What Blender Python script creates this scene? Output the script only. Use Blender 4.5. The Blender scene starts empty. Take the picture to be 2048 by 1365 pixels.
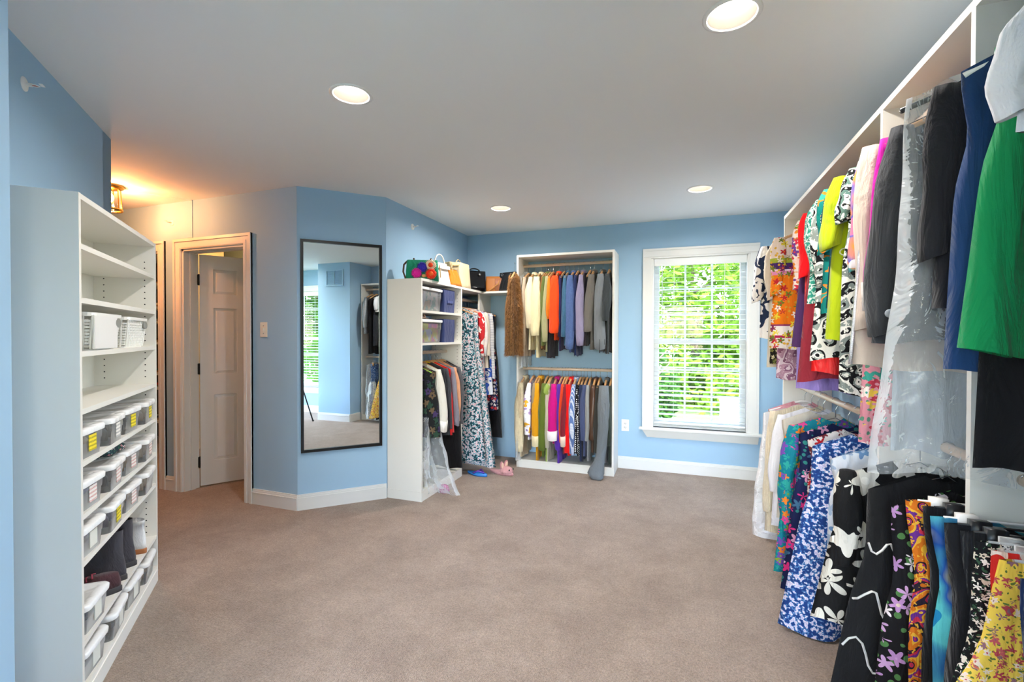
import bpy, bmesh, math, random
from mathutils import Matrix, Vector
import numpy as np

# ------------------------------------------------------------------ camera, world, sun, exposure
scene = bpy.context.scene
COL = scene.collection
FPX, PITCH, ROLL, YAW, CAMZ, H = 934.83, math.radians(-0.6427), math.radians(0.0993), math.radians(19.728), 1.3212, 2.44
FWD = Vector((-math.sin(YAW) * math.cos(PITCH), math.cos(YAW) * math.cos(PITCH), math.sin(PITCH)))
_rt = Vector((math.cos(YAW), math.sin(YAW), 0))
_up = _rt.cross(FWD)
RT = _rt * math.cos(ROLL) + _up * math.sin(ROLL)
UP = _up * math.cos(ROLL) - _rt * math.sin(ROLL)
CAM = Vector((0, 0, CAMZ))
cd = bpy.data.cameras.new('camera'); cam = bpy.data.objects.new('camera', cd); COL.objects.link(cam)
cd.sensor_width = 36; cd.lens = FPX / 2048 * 36; cd.clip_start = 0.02; cd.clip_end = 200
cam.matrix_world = Matrix(((RT.x, UP.x, -FWD.x, 0), (RT.y, UP.y, -FWD.y, 0), (RT.z, UP.z, -FWD.z, CAMZ), (0, 0, 0, 1)))
scene.camera = cam
vs = scene.view_settings
vs.view_transform = 'Standard'; vs.look = 'None'; vs.gamma = 1; vs.use_curve_mapping = False
vs.exposure = 1.20
CAN_W, HALL_W, BACK_W, SKY_S, SUN_S = 8.0, 20.0, 13.0, 2.5, 1.4
scene.cycles.use_denoising = True
scene.cycles.max_bounces = 10
scene.cycles.diffuse_bounces = 6
scene.cycles.transparent_max_bounces = 16
scene.cycles.sample_clamp_indirect = 6
scene.cycles.caustics_reflective = False
scene.cycles.caustics_refractive = False
w = bpy.data.worlds.new('sky'); scene.world = w; w.use_nodes = True
nt = w.node_tree; nt.nodes.clear()
wo = nt.nodes.new('ShaderNodeOutputWorld'); bg = nt.nodes.new('ShaderNodeBackground'); sk = nt.nodes.new('ShaderNodeTexSky')
sk.sky_type = 'NISHITA'; sk.sun_disc = False; sk.sun_elevation = math.radians(52); sk.sun_rotation = math.radians(180); sk.air_density = 1.0; sk.dust_density = 1.5
bg.inputs['Strength'].default_value = SKY_S
nt.links.new(sk.outputs[0], bg.inputs[0]); nt.links.new(bg.outputs[0], wo.inputs[0])
sd = bpy.data.lights.new('sun', 'SUN'); sd.energy = SUN_S; sd.angle = math.radians(0.6); sd.color = (1, 0.95, 0.86)
so = bpy.data.objects.new('sun', sd); COL.objects.link(so)
so.rotation_euler = Vector((0.0, 0.62, -1.0)).to_track_quat('-Z', 'Y').to_euler()
PI = math.pi
R = math.radians

# ------------------------------------------------------------------ pixel -> direction helpers (2048 x 1365 frame)
def ray(px, py=672):
    return FWD + RT * ((px - 1024) / FPX) + UP * ((682.5 - py) / FPX)
def on_y(px, Y, py=672):
    d = ray(px, py); t = Y / d.y; return CAM + d * t
def on_x(px, X, py=672):
    d = ray(px, py); t = X / d.x; return CAM + d * t
def z_at(px, py, x, y):
    """height of image row py at plan position x,y"""
    d = ray(px, py); t = (x * FWD.x + y * FWD.y) / (FWD.x * d.x + FWD.y * d.y); return CAMZ + d.z * t

# ------------------------------------------------------------------ tagging and object helpers
def tag(o, label=None, cat=None, group=None, kind=None):
    if label: o['label'] = label
    if cat: o['category'] = cat
    if group: o['group'] = group
    if kind: o['kind'] = kind
    return o
def thing(name, label, cat, loc=(0, 0, 0), rz=0.0, group=None, kind=None):
    o = bpy.data.objects.new(name, None); COL.objects.link(o)
    o.empty_display_size = 0.05; o.location = loc; o.rotation_euler = (0, 0, rz)
    return tag(o, label, cat, group, kind)
class MB:
    def __init__(s): s.v = []; s.f = []
    def add(s, vs_, fs_):
        n = len(s.v); s.v += [tuple(p) for p in vs_]; s.f += [tuple(i + n for i in f) for f in fs_]; return s
    def box(s, x0, x1, y0, y1, z0, z1):
        return s.add([(x0, y0, z0), (x1, y0, z0), (x1, y1, z0), (x0, y1, z0), (x0, y0, z1), (x1, y0, z1), (x1, y1, z1), (x0, y1, z1)],
                     [(0, 3, 2, 1), (4, 5, 6, 7), (0, 1, 5, 4), (1, 2, 6, 5), (2, 3, 7, 6), (3, 0, 4, 7)])
    def hexa(s, b, t):
        return s.add(list(b) + list(t), [(0, 3, 2, 1), (4, 5, 6, 7), (0, 1, 5, 4), (1, 2, 6, 5), (2, 3, 7, 6), (3, 0, 4, 7)])
    def prism(s, poly, d0, d1, axis='y'):
        n = len(poly)
        def m(a, b, d): return (a, d, b) if axis == 'y' else ((d, a, b) if axis == 'x' else (a, b, d))
        return s.add([m(a, b, d0) for a, b in poly] + [m(a, b, d1) for a, b in poly],
                     [tuple(range(n)), tuple(range(2 * n - 1, n - 1, -1))] + [(i, i + n, (i + 1) % n + n, (i + 1) % n) for i in range(n)])
    def tube(s, pts, r, seg=8, closed=False):
        pts = [Vector(p) for p in pts]; n = len(pts); rs = r if isinstance(r, (list, tuple)) else [r] * n
        vs_, fs_ = [], []; nrm = None
        for i, p in enumerate(pts):
            a = pts[(i - 1) % n] if (closed or i > 0) else p; b = pts[(i + 1) % n] if (closed or i < n - 1) else p
            t = (b - a).normalized()
            if nrm is None:
                nrm = t.cross(Vector((0.13, 0.31, 0.94)))
                if nrm.length < 1e-3: nrm = t.cross(Vector((1, 0, 0)))
            nrm = (nrm - t * nrm.dot(t)).normalized(); bn = t.cross(nrm)
            for k in range(seg):
                a_ = 2 * PI * k / seg; vs_.append(p + (nrm * math.cos(a_) + bn * math.sin(a_)) * rs[i])
        for i in range(n if closed else n - 1):
            for k in range(seg):
                j = (i + 1) % n
                fs_.append((i * seg + k, i * seg + (k + 1) % seg, j * seg + (k + 1) % seg, j * seg + k))
        if not closed: fs_ += [tuple(range(seg - 1, -1, -1)), tuple((n - 1) * seg + k for k in range(seg))]
        return s.add(vs_, fs_)
    def rings(s, rings, cap0=True, cap1=True):
        """loft equal-length rings of points"""
        n = len(rings[0]); vs_ = [p for r in rings for p in r]; fs_ = []
        for i in range(len(rings) - 1):
            for k in range(n): fs_.append((i * n + k, i * n + (k + 1) % n, (i + 1) * n + (k + 1) % n, (i + 1) * n + k))
        if cap0: fs_.append(tuple(range(n - 1, -1, -1)))
        if cap1: fs_.append(tuple((len(rings) - 1) * n + k for k in range(n)))
        return s.add(vs_, fs_)
    def lathe(s, prof, seg=24, c=(0, 0), cap0=False, cap1=False, sx=1, sy=1):
        return s.rings([[(c[0] + sx * r * math.cos(2 * PI * k / seg), c[1] + sy * r * math.sin(2 * PI * k / seg), z) for k in range(seg)] for r, z in prof], cap0, cap1)
    def ball(s, c, r, seg=12, n=8):
        rx, ry, rz = r if isinstance(r, (list, tuple)) else (r, r, r)
        return s.rings([[(c[0] + rx * max(.02, math.sin(PI * i / n)) * math.cos(2 * PI * k / seg), c[1] + ry * max(.02, math.sin(PI * i / n)) * math.sin(2 * PI * k / seg), c[2] - rz * math.cos(PI * i / n)) for k in range(seg)] for i in range(n + 1)])
    def xf(s, M):
        s.v = [tuple(M @ Vector(p)) for p in s.v]; return s
    def mesh(s, name, smooth=False, bevel=0.0):
        me = bpy.data.meshes.new(name); me.from_pydata(s.v, [], s.f)
        if bevel:
            b = bmesh.new(); b.from_mesh(me)
            bmesh.ops.bevel(b, geom=list(b.edges), offset=bevel, segments=2, affect='EDGES', clamp_overlap=True)
            b.to_mesh(me); b.free()
        if smooth: me.polygons.foreach_set('use_smooth', [True] * len(me.polygons))
        me.update(); return me
    def build(s, name, mat, parent=None, smooth=False, bevel=0.0, loc=None, kind=None):
        return obj(name, s.mesh(name, smooth, bevel), mat, parent, loc, kind)
def obj(name, me, mat, parent=None, loc=None, kind=None, rz=None):
    if mat is not None and not me.materials: me.materials.append(mat)
    o = bpy.data.objects.new(name, me); COL.objects.link(o)
    if parent is not None: o.parent = parent
    if loc is not None: o.location = loc
    if rz is not None: o.rotation_euler = (0, 0, rz)
    if kind: o['kind'] = kind
    return o
def B(x0, x1, y0, y1, z0, z1): return MB().box(x0, x1, y0, y1, z0, z1)

# ------------------------------------------------------------------ materials
def hx(c):
    if not isinstance(c, str): return tuple(c)[:3] + (1,)
    c = c.lstrip('#'); v = [int(c[i:i + 2], 16) / 255 for i in (0, 2, 4)]
    return tuple((x / 12.92 if x <= 0.04045 else ((x + 0.055) / 1.055) ** 2.4) for x in v) + (1,)
_m = {}
def newmat(name):
    m = bpy.data.materials.new(name); m.use_nodes = True
    return m, m.node_tree, m.node_tree.nodes['Principled BSDF']
def N(t, typ, **kw):
    n = t.nodes.new(typ)
    for k, v in kw.items():
        if k in n.inputs: n.inputs[k].default_value = v
        else: setattr(n, k, v)
    return n
def mul(t, col, fac_socket, lo, hi):
    """colour varied by a 0..1 socket between lo and hi multipliers"""
    mr = N(t, 'ShaderNodeMapRange'); mr.inputs['To Min'].default_value = lo; mr.inputs['To Max'].default_value = hi
    t.links.new(fac_socket, mr.inputs[0])
    mx = N(t, 'ShaderNodeMix', data_type='RGBA', blend_type='MULTIPLY'); mx.inputs[0].default_value = 1
    if isinstance(col, tuple): mx.inputs[6].default_value = col
    else: t.links.new(col, mx.inputs[6])
    t.links.new(mr.outputs[0], mx.inputs[7]); return mx.outputs[2]
def plain(name, col, rough=0.5, metal=0.0, spec=0.5, nscale=0, lo=.93, hi=1.05, bump=0.0, bscale=200, **kw):
    key = (name,)
    if key in _m: return _m[key]
    m, t, p = newmat(name); c = hx(col)
    p.inputs['Base Color'].default_value = c; p.inputs['Roughness'].default_value = rough; p.inputs['Metallic'].default_value = metal
    p.inputs['Specular IOR Level'].default_value = spec
    for k, v in kw.items(): p.inputs[k].default_value = v
    if nscale:
        tc = N(t, 'ShaderNodeTexCoord'); nz = N(t, 'ShaderNodeTexNoise', Scale=nscale, Detail=4.0); t.links.new(tc.outputs['Object'], nz.inputs['Vector'])
        t.links.new(mul(t, c, nz.outputs[0], lo, hi), p.inputs['Base Color'])
    if bump:
        tc = N(t, 'ShaderNodeTexCoord'); nz = N(t, 'ShaderNodeTexNoise', Scale=bscale, Detail=3.0); t.links.new(tc.outputs['Object'], nz.inputs['Vector'])
        b = N(t, 'ShaderNodeBump', Strength=bump, Distance=0.002); t.links.new(nz.outputs[0], b.inputs['Height']); t.links.new(b.outputs[0], p.inputs['Normal'])
    _m[key] = m; return m
def emit(name, col, s):
    m, t, p = newmat(name); p.inputs['Base Color'].default_value = (0, 0, 0, 1); p.inputs['Emission Color'].default_value = hx(col); p.inputs['Emission Strength'].default_value = s; return m
def fab(col, rough=0.9, kind='', sheen=0.15):
    """plain cloth; kind '' woven, 'knit', 'satin', 'denim', 'velvet', 'fur'"""
    key = ('fab', col, kind)
    if key in _m: return _m[key]
    m, t, p = newmat('cloth_' + (kind or 'woven') + '_' + col.lstrip('#')); c = hx(col)
    tc = N(t, 'ShaderNodeTexCoord')
    sc_ = {'': 9, 'knit': 40, 'satin': 6, 'denim': 60, 'velvet': 12, 'fur': 35}[kind]
    nz = N(t, 'ShaderNodeTexNoise', Scale=float(sc_), Detail=5.0, Roughness=0.65); t.links.new(tc.outputs['Object'], nz.inputs['Vector'])
    amp = {'': .10, 'knit': .22, 'satin': .10, 'denim': .3, 'velvet': .15, 'fur': .55}[kind]
    t.links.new(mul(t, c, nz.outputs[0], 1 - amp, 1 + amp), p.inputs['Base Color'])
    p.inputs['Roughness'].default_value = 0.38 if kind == 'satin' else rough
    p.inputs['Sheen Weight'].default_value = 0.0 if kind == 'satin' else sheen
    p.inputs['Specular IOR Level'].default_value = 0.4 if kind == 'satin' else 0.2
    if kind == 'knit':
        wv = N(t, 'ShaderNodeTexWave', Scale=45.0, Distortion=1.5, Detail=1.0); wv.bands_direction = 'X'; h = wv.outputs[0]
    else:
        n2 = N(t, 'ShaderNodeTexNoise', Scale=420.0 if kind != 'fur' else 120.0, Detail=2.0); h = n2.outputs[0]
    src = wv if kind == 'knit' else n2
    t.links.new(tc.outputs['Object'], src.inputs['Vector'])
    b = N(t, 'ShaderNodeBump', Strength=0.5 if kind in ('knit', 'fur') else 0.25, Distance=0.004 if kind in ('knit', 'fur') else 0.001)
    t.links.new(h, b.inputs['Height']); wrinkle(t, tc, p, b)
    _m[key] = m; return m
def wrinkle(t, tc, p, b=None):
    """soft vertical creases shared by all cloth"""
    mp = N(t, 'ShaderNodeMapping'); mp.inputs['Scale'].default_value = (15, 15, 4.5); t.links.new(tc.outputs['Object'], mp.inputs['Vector'])
    nz = N(t, 'ShaderNodeTexNoise', Scale=1.0, Detail=4.0, Roughness=.55, Distortion=1.2); t.links.new(mp.outputs[0], nz.inputs['Vector'])
    b2 = N(t, 'ShaderNodeBump', Strength=.55, Distance=.03); t.links.new(nz.outputs[0], b2.inputs['Height'])
    if b is not None: t.links.new(b.outputs[0], b2.inputs['Normal'])
    t.links.new(b2.outputs[0], p.inputs['Normal'])
def ramp(t, fac, stops, const=True):
    r = N(t, 'ShaderNodeValToRGB'); e = r.color_ramp
    e.interpolation = 'CONSTANT' if const else 'LINEAR'
    while len(e.elements) < len(stops): e.elements.new(0.5)
    for el, (q, c) in zip(e.elements, stops): el.position = q; el.color = hx(c)
    t.links.new(fac, r.inputs[0]); return r.outputs[0]
def mixc(t, f, a, b):
    x = N(t, 'ShaderNodeMix', data_type='RGBA'); t.links.new(f, x.inputs[0])
    for s_, v in ((6, a), (7, b)):
        if isinstance(v, (tuple, str)): x.inputs[s_].default_value = hx(v)
        else: t.links.new(v, x.inputs[s_])
    return x.outputs[2]
def gt(t, s_, thr, op='LESS_THAN'):
    n = N(t, 'ShaderNodeMath', operation=op); t.links.new(s_, n.inputs[0]); n.inputs[1].default_value = thr; return n.outputs[0]
def pr(kind, base, cols, scale=28, amt=0.45, leaf=None, bands=None, rough=0.8, warp=0.0):
    """printed cloth: floral | speckle | paisley | stripe | check | dots | leaf | water"""
    key = ('pr', kind, base, tuple(cols), scale, amt, leaf, str(bands))
    if key in _m: return _m[key]
    m, t, p = newmat('print_%s_%d' % (kind, len(_m))); tc = N(t, 'ShaderNodeTexCoord'); vec = tc.outputs['Object']
    nz = N(t, 'ShaderNodeTexNoise', Scale=scale * .6, Detail=2.0); t.links.new(vec, nz.inputs['Vector'])
    va = N(t, 'ShaderNodeMix', data_type='VECTOR'); va.inputs[0].default_value = {'leaf': .10, 'paisley': .05, 'floral': .025, 'water': .2}.get(kind, 0.0) if not warp else warp
    t.links.new(vec, va.inputs[4]); t.links.new(nz.outputs['Color'], va.inputs[5]); wv = va.outputs[1]
    n = len(cols)
    if bands:
        sx = N(t, 'ShaderNodeSeparateXYZ'); t.links.new(vec, sx.inputs[0])
        mr = N(t, 'ShaderNodeMapRange'); mr.inputs['From Min'].default_value = bands[0][0]; mr.inputs['From Max'].default_value = 0.0; t.links.new(sx.outputs[2], mr.inputs[0])
        lo = bands[0][0]; bcol = ramp(t, mr.outputs[0], [((z - lo) / (0 - lo), c) for z, c in bands])
    else: bcol = base
    if kind in ('floral', 'dots'):
        vo = N(t, 'ShaderNodeTexVoronoi', Scale=float(scale)); t.links.new(wv, vo.inputs['Vector'])
        if kind == 'dots': vo.inputs['Randomness'].default_value = 0.25
        sep = N(t, 'ShaderNodeSeparateColor'); t.links.new(vo.outputs['Color'], sep.inputs[0])
        rc = ramp(t, sep.outputs[0], [(i / n, c) for i, c in enumerate(cols)])
        thr = amt
        dist = vo.outputs['Distance']
        if kind == 'floral':
            sv = N(t, 'ShaderNodeVectorMath', operation='SUBTRACT'); t.links.new(wv, sv.inputs[0]); t.links.new(vo.outputs['Position'], sv.inputs[1])
            sp_ = N(t, 'ShaderNodeSeparateXYZ'); t.links.new(sv.outputs[0], sp_.inputs[0])
            at = N(t, 'ShaderNodeMath', operation='ARCTAN2'); t.links.new(sp_.outputs[2], at.inputs[0]); t.links.new(sp_.outputs[0], at.inputs[1])
            m5 = N(t, 'ShaderNodeMath', operation='MULTIPLY_ADD'); t.links.new(at.outputs[0], m5.inputs[0]); m5.inputs[1].default_value = 5.0
            m6 = N(t, 'ShaderNodeMath', operation='MULTIPLY'); t.links.new(sep.outputs[2], m6.inputs[0]); m6.inputs[1].default_value = 6.3; t.links.new(m6.outputs[0], m5.inputs[2])
            cs = N(t, 'ShaderNodeMath', operation='COSINE'); t.links.new(m5.outputs[0], cs.inputs[0])
            dv = N(t, 'ShaderNodeMath', operation='MULTIPLY_ADD'); t.links.new(cs.outputs[0], dv.inputs[0]); dv.inputs[1].default_value = -.13; t.links.new(dist, dv.inputs[2]); dist = dv.outputs[0]
        cur = mixc(t, gt(t, dist, amt), bcol, rc)
        if kind == 'floral':
            core = ramp(t, sep.outputs[1], [(0, cols[-1]), (.5, base), (.75, cols[0])])
            cur = mixc(t, gt(t, vo.outputs['Distance'], amt * .33), cur, core)
            if leaf:
                v2 = N(t, 'ShaderNodeTexVoronoi', Scale=scale * 1.7); v2.inputs['Randomness'].default_value = 1; t.links.new(wv, v2.inputs['Vector'])
                cur2 = mixc(t, gt(t, v2.outputs['Distance'], .30), bcol, leaf)
                cur = mixc(t, gt(t, dist, amt), cur2, cur)
    elif kind == 'speckle':
        n2 = N(t, 'ShaderNodeTexNoise', Scale=float(scale), Detail=1.5, Roughness=.5); t.links.new(vec, n2.inputs['Vector'])
        cur = ramp(t, n2.outputs[0], [(0, base)] + [(amt + i * (0.24 / n), c) for i, c in enumerate(cols)])
    elif kind == 'leaf':
        n2 = N(t, 'ShaderNodeTexNoise', Scale=float(scale), Detail=0.6, Distortion=1.6); t.links.new(vec, n2.inputs['Vector'])
        cur = ramp(t, n2.outputs[0], [(0, base)] + [(amt + i * .07, c) for i, c in enumerate(cols)])
    elif kind == 'paisley':
        vo = N(t, 'ShaderNodeTexVoronoi', Scale=float(scale), feature='SMOOTH_F1'); t.links.new(wv, vo.inputs['Vector'])
        mm = N(t, 'ShaderNodeMath', operation='MULTIPLY'); t.links.new(vo.outputs['Distance'], mm.inputs[0]); mm.inputs[1].default_value = 3.4
        fr = N(t, 'ShaderNodeMath', operation='FRACT'); t.links.new(mm.outputs[0], fr.inputs[0])
        cur = ramp(t, fr.outputs[0], [(0, base)] + [(.38 + i * .55 / n, c) for i, c in enumerate(cols)])
        n2 = N(t, 'ShaderNodeTexNoise', Scale=scale * 5.0, Detail=1.0); t.links.new(vec, n2.inputs['Vector'])
        cur = mixc(t, gt(t, n2.outputs[0], .62, 'GREATER_THAN'), cur, cols[0])
    elif kind == 'water':
        n2 = N(t, 'ShaderNodeTexNoise', Scale=float(scale), Detail=1.0, Distortion=.4); t.links.new(vec, n2.inputs['Vector'])
        vo = N(t, 'ShaderNodeTexVoronoi', Scale=scale * 1.3, feature='SMOOTH_F1'); t.links.new(wv, vo.inputs['Vector'])
        sep = N(t, 'ShaderNodeSeparateColor'); t.links.new(vo.outputs['Color'], sep.inputs[0])
        cur = ramp(t, sep.outputs[0], [(i / n, c) for i, c in enumerate(cols)], False)
        cur = mixc(t, gt(t, n2.outputs[0], amt), bcol, cur)
    elif kind in ('stripe', 'check'):
        sx = N(t, 'ShaderNodeSeparateXYZ'); t.links.new(vec, sx.inputs[0])
        def st(o):
            a = N(t, 'ShaderNodeMath', operation='MULTIPLY'); t.links.new(o, a.inputs[0]); a.inputs[1].default_value = float(scale)
            b = N(t, 'ShaderNodeMath', operation='FRACT'); t.links.new(a.outputs[0], b.inputs[0]); return gt(t, b.outputs[0], amt)
        if kind == 'stripe': cur = mixc(t, st(sx.outputs[2]), bcol, cols[0])
        else:
            cur = mixc(t, st(sx.outputs[2]), bcol, cols[0]); cur = mixc(t, st(sx.outputs[0]), cur, cols[-1])
    if isinstance(cur, str): p.inputs['Base Color'].default_value = hx(cur)
    else: t.links.new(cur, p.inputs['Base Color'])
    p.inputs['Roughness'].default_value = rough; p.inputs['Specular IOR Level'].default_value = .2; wrinkle(t, tc, p)
    _m[key] = m; return m
def plastic_film(name='clear_film', tint='#eef3f6', dens=0.22, rough=0.12, bscale=18.0, ior=1.7, bd=.02, frk=1.0):
    if (name,) in _m: return _m[(name,)]
    m, t, p = newmat(name); out = t.nodes['Material Output']
    p.inputs['Base Color'].default_value = hx(tint); p.inputs['Roughness'].default_value = rough; p.inputs['Specular IOR Level'].default_value = .8
    tr = N(t, 'ShaderNodeBsdfTransparent'); mx = N(t, 'ShaderNodeMixShader')
    tc = N(t, 'ShaderNodeTexCoord'); nz = N(t, 'ShaderNodeTexNoise', Scale=bscale, Detail=3.0, Distortion=1.2); t.links.new(tc.outputs['Object'], nz.inputs['Vector'])
    b = N(t, 'ShaderNodeBump', Strength=1.0, Distance=bd); t.links.new(nz.outputs[0], b.inputs['Height']); t.links.new(b.outputs[0], p.inputs['Normal'])
    fr = N(t, 'ShaderNodeFresnel', IOR=ior); t.links.new(b.outputs[0], fr.inputs['Normal'])
    ad = N(t, 'ShaderNodeMath', operation='MULTIPLY_ADD', use_clamp=True); t.links.new(fr.outputs[0], ad.inputs[0]); ad.inputs[1].default_value = frk; ad.inputs[2].default_value = dens
    t.links.new(ad.outputs[0], mx.inputs[0]); t.links.new(tr.outputs[0], mx.inputs[1]); t.links.new(p.outputs[0], mx.inputs[2]); t.links.new(mx.outputs[0], out.inputs[0])
    _m[(name,)] = m; return m
def pane_glass():
    if ('pane',) in _m: return _m[('pane',)]
    m, t, p = newmat('window_glass'); out = t.nodes['Material Output']
    g = N(t, 'ShaderNodeBsdfGlossy', Roughness=0.02); tr = N(t, 'ShaderNodeBsdfTransparent'); fr = N(t, 'ShaderNodeFresnel', IOR=1.25); mx = N(t, 'ShaderNodeMixShader')
    t.links.new(fr.outputs[0], mx.inputs[0]); t.links.new(tr.outputs[0], mx.inputs[1]); t.links.new(g.outputs[0], mx.inputs[2]); t.links.new(mx.outputs[0], out.inputs[0])
    _m[('pane',)] = m; return m

WALL = plain('wall_paint', '#a1c2dc', .75, spec=.25, nscale=1.3, lo=.97, hi=1.03, bump=.12, bscale=350)
CEIL = plain('ceiling_paint', '#ededeb', .85, spec=.2, nscale=.8, lo=.985, hi=1.015)
TRIM = plain('trim_paint', '#e2e2df', .38, spec=.4)
MELA = plain('white_melamine', '#e9e7df', .42, spec=.4, nscale=2, lo=.985, hi=1.01)
VINYL = plain('vinyl_white', '#e6e8e8', .4)
BLACKM = plain('black_metal', '#16171a', .35, metal=.4)
CHROME = plain('chrome', '#cfd2d4', .18, metal=1)
BRASS = plain('brass', '#c59a48', .25, metal=1)
RODM = plain('rod_beige', '#dcc7b0', .4, spec=.4)
WOODH = plain('hanger_wood', '#c99a66', .45, nscale=30, lo=.85, hi=1.1)
WHITEP = plain('white_plastic', '#ecebe8', .35)
BLACKP = plain('black_plastic', '#17181b', .3)
VELV = plain('black_velvet', '#1d1c20', .9)
CLEARP = plastic_film('clear_rigid', '#e6eaec', .16, .15, 3.0, 1.45, .004)
FILM = plastic_film('clear_film', '#dfe6ea', .13, .13, 13.0, 1.8, .012, .42)
FILMW = plastic_film('cloudy_film', '#f1f2f4', .62, .25, 12.0)
def carpet_mat():
    m, t, p = newmat('carpet'); tc = N(t, 'ShaderNodeTexCoord'); v = tc.outputs['Object']
    a = N(t, 'ShaderNodeTexNoise', Scale=3.4, Detail=6.0, Roughness=.62, Distortion=.3); b = N(t, 'ShaderNodeTexNoise', Scale=105.0, Detail=3.0, Roughness=.75); c = N(t, 'ShaderNodeTexNoise', Scale=24.0, Detail=4.0)
    d = N(t, 'ShaderNodeTexVoronoi', Scale=260.0)
    for n in (a, b, c, d): t.links.new(v, n.inputs['Vector'])
    col = ramp(t, a.outputs[0], [(.34, '#917e70'), (.50, '#9b8879'), (.66, '#a49182')], False)
    col = mul(t, col, b.outputs[0], .15, 1.85); col = mul(t, col, c.outputs[0], .80, 1.20)
    t.links.new(col, p.inputs['Base Color']); p.inputs['Roughness'].default_value = .95; p.inputs['Specular IOR Level'].default_value = .1; p.inputs['Sheen Weight'].default_value = .25
    bp = N(t, 'ShaderNodeBump', Strength=.8, Distance=.006); t.links.new(d.outputs['Distance'], bp.inputs['Height']); t.links.new(bp.outputs[0], p.inputs['Normal'])
    return m
CARPET = carpet_mat()

# ------------------------------------------------------------------ room shell
XC, YB, YM2, YD, XR = -2.241, 4.769, 3.226, 2.761, 0.942
M1 = (-2.706, YD); M2 = (XC, YM2); LC = (-3.066, 1.752)
XW = -6.7
WT = 0.13
def struct(o, label, cat): return tag(o, label, cat, kind='structure')
def wall(name, label, p0, p1, ops=(), e0=0.0, e1=0.0, mat=None):
    """wall slab with its room side on the left of p0->p1; ops are (s0,s1,z0,z1) openings"""
    d = Vector((p1[0] - p0[0], p1[1] - p0[1])); Ln = d.length; d /= Ln; n = Vector((d.y, -d.x)); m = MB()
    def blk(s0, s1, z0, z1):
        q = [(p0[0] + d.x * s + n.x * k, p0[1] + d.y * s + n.y * k) for s, k in ((s0, 0), (s0, WT), (s1, WT), (s1, 0))]
        m.hexa([(x, y, z0) for x, y in q], [(x, y, z1) for x, y in q])
    cur = -e0
    for s0, s1, z0, z1 in sorted(ops):
        blk(cur, s0, 0, H)
        if z0 > 0: blk(s0, s1, 0, z0)
        blk(s0, s1, z1, H); cur = s1
    blk(cur, Ln + e1, 0, H)
    return struct(m.build(name, mat or WALL), label, 'wall')
def along(p0, p1, s): 
    d = Vector((p1[0] - p0[0], p1[1] - p0[1])).normalized(); return (p0[0] + d.x * s, p0[1] + d.y * s)
W1 = dict(c=0.170, w=0.844, z0=0.43, z1=2.08)          # window in the back wall
W2 = dict(c=4.09, w=0.64, z0=0.43, z1=2.08)            # window in the right wall, behind the rack
W3 = dict(c=-0.95, w=1.26, z0=0.43, z1=2.08)           # window seen in the mirror
D1 = (-3.93, -3.23, 2.04); D2 = (-4.92, -4.21, 2.04)
YREAR = -2.2
wall('wall_back', 'blue painted wall holding the blind-covered window', (XR, YB), (XC, YB), [(XR - (W1['c'] + W1['w'] / 2), XR - (W1['c'] - W1['w'] / 2), W1['z0'], W1['z1'])], WT, WT)
wall('wall_right', 'blue painted wall behind the long clothes rack', (XR, YREAR), (XR, YB), [(W3['c'] - W3['w'] / 2 - YREAR, W3['c'] + W3['w'] / 2 - YREAR, .43, 2.08), (W2['c'] - W2['w'] / 2 - YREAR, W2['c'] + W2['w'] / 2 - YREAR, .43, 2.08)], WT, 0)
wall('wall_closet', 'blue painted wall behind the handbag shelf', (XC, YB), M2, e0=0, e1=0)
wall('wall_mirror', 'short angled blue wall carrying the tall mirror', M2, M1)
wall('wall_door', 'blue painted wall with the two cased doorways', M1, (XW, YD), [(M1[0] - D1[1], M1[0] - D1[0], 0, D1[2]), (M1[0] - D2[1], M1[0] - D2[0], 0, D2[2])])
wall('wall_left', 'blue angled wall behind the white shoe shelf unit', LC, (-1.815, 0.501))
wall('wall_hall_side', 'hidden side wall of the hallway', (-4.418, .4), LC)
wall('wall_hall_south', 'hidden south wall of the hallway', (XW, .4), (-4.418, .4))
wall('wall_hall_west', 'far west wall of hallway and inner closet', (XW, 4.55), (XW, .4), e0=WT, e1=WT)
wall('wall_inner_north', 'wall behind the shoe shelves of the inner closet', (XC - WT, 4.55), (XW, 4.55))
wall('wall_alcove_return', 'short wall end beside the white shoe shelf unit', (-1.815, .501), (-1.618, .697))
wall('wall_near', 'near blue wall stub beside the shoe shelf unit', (-1.618, .697), (-1.1, .179))
wall('wall_near_side', 'plain wall beyond the near wall stub', (-1.1, .179), (-1.1, YREAR), [(.679, 2.079, .43, 2.08)], e1=WT)
wall('wall_rear', 'plain wall facing the window wall', (-1.1, YREAR), (XR, YREAR), [(.20, 1.84, .43, 2.08)], e1=WT)
cm = B(.42, XR - .002, .12, .72, 0, H)
struct(cm.build('wall_column', WALL), 'boxed-out blue wall column with a vent near its top', 'wall')

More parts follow.
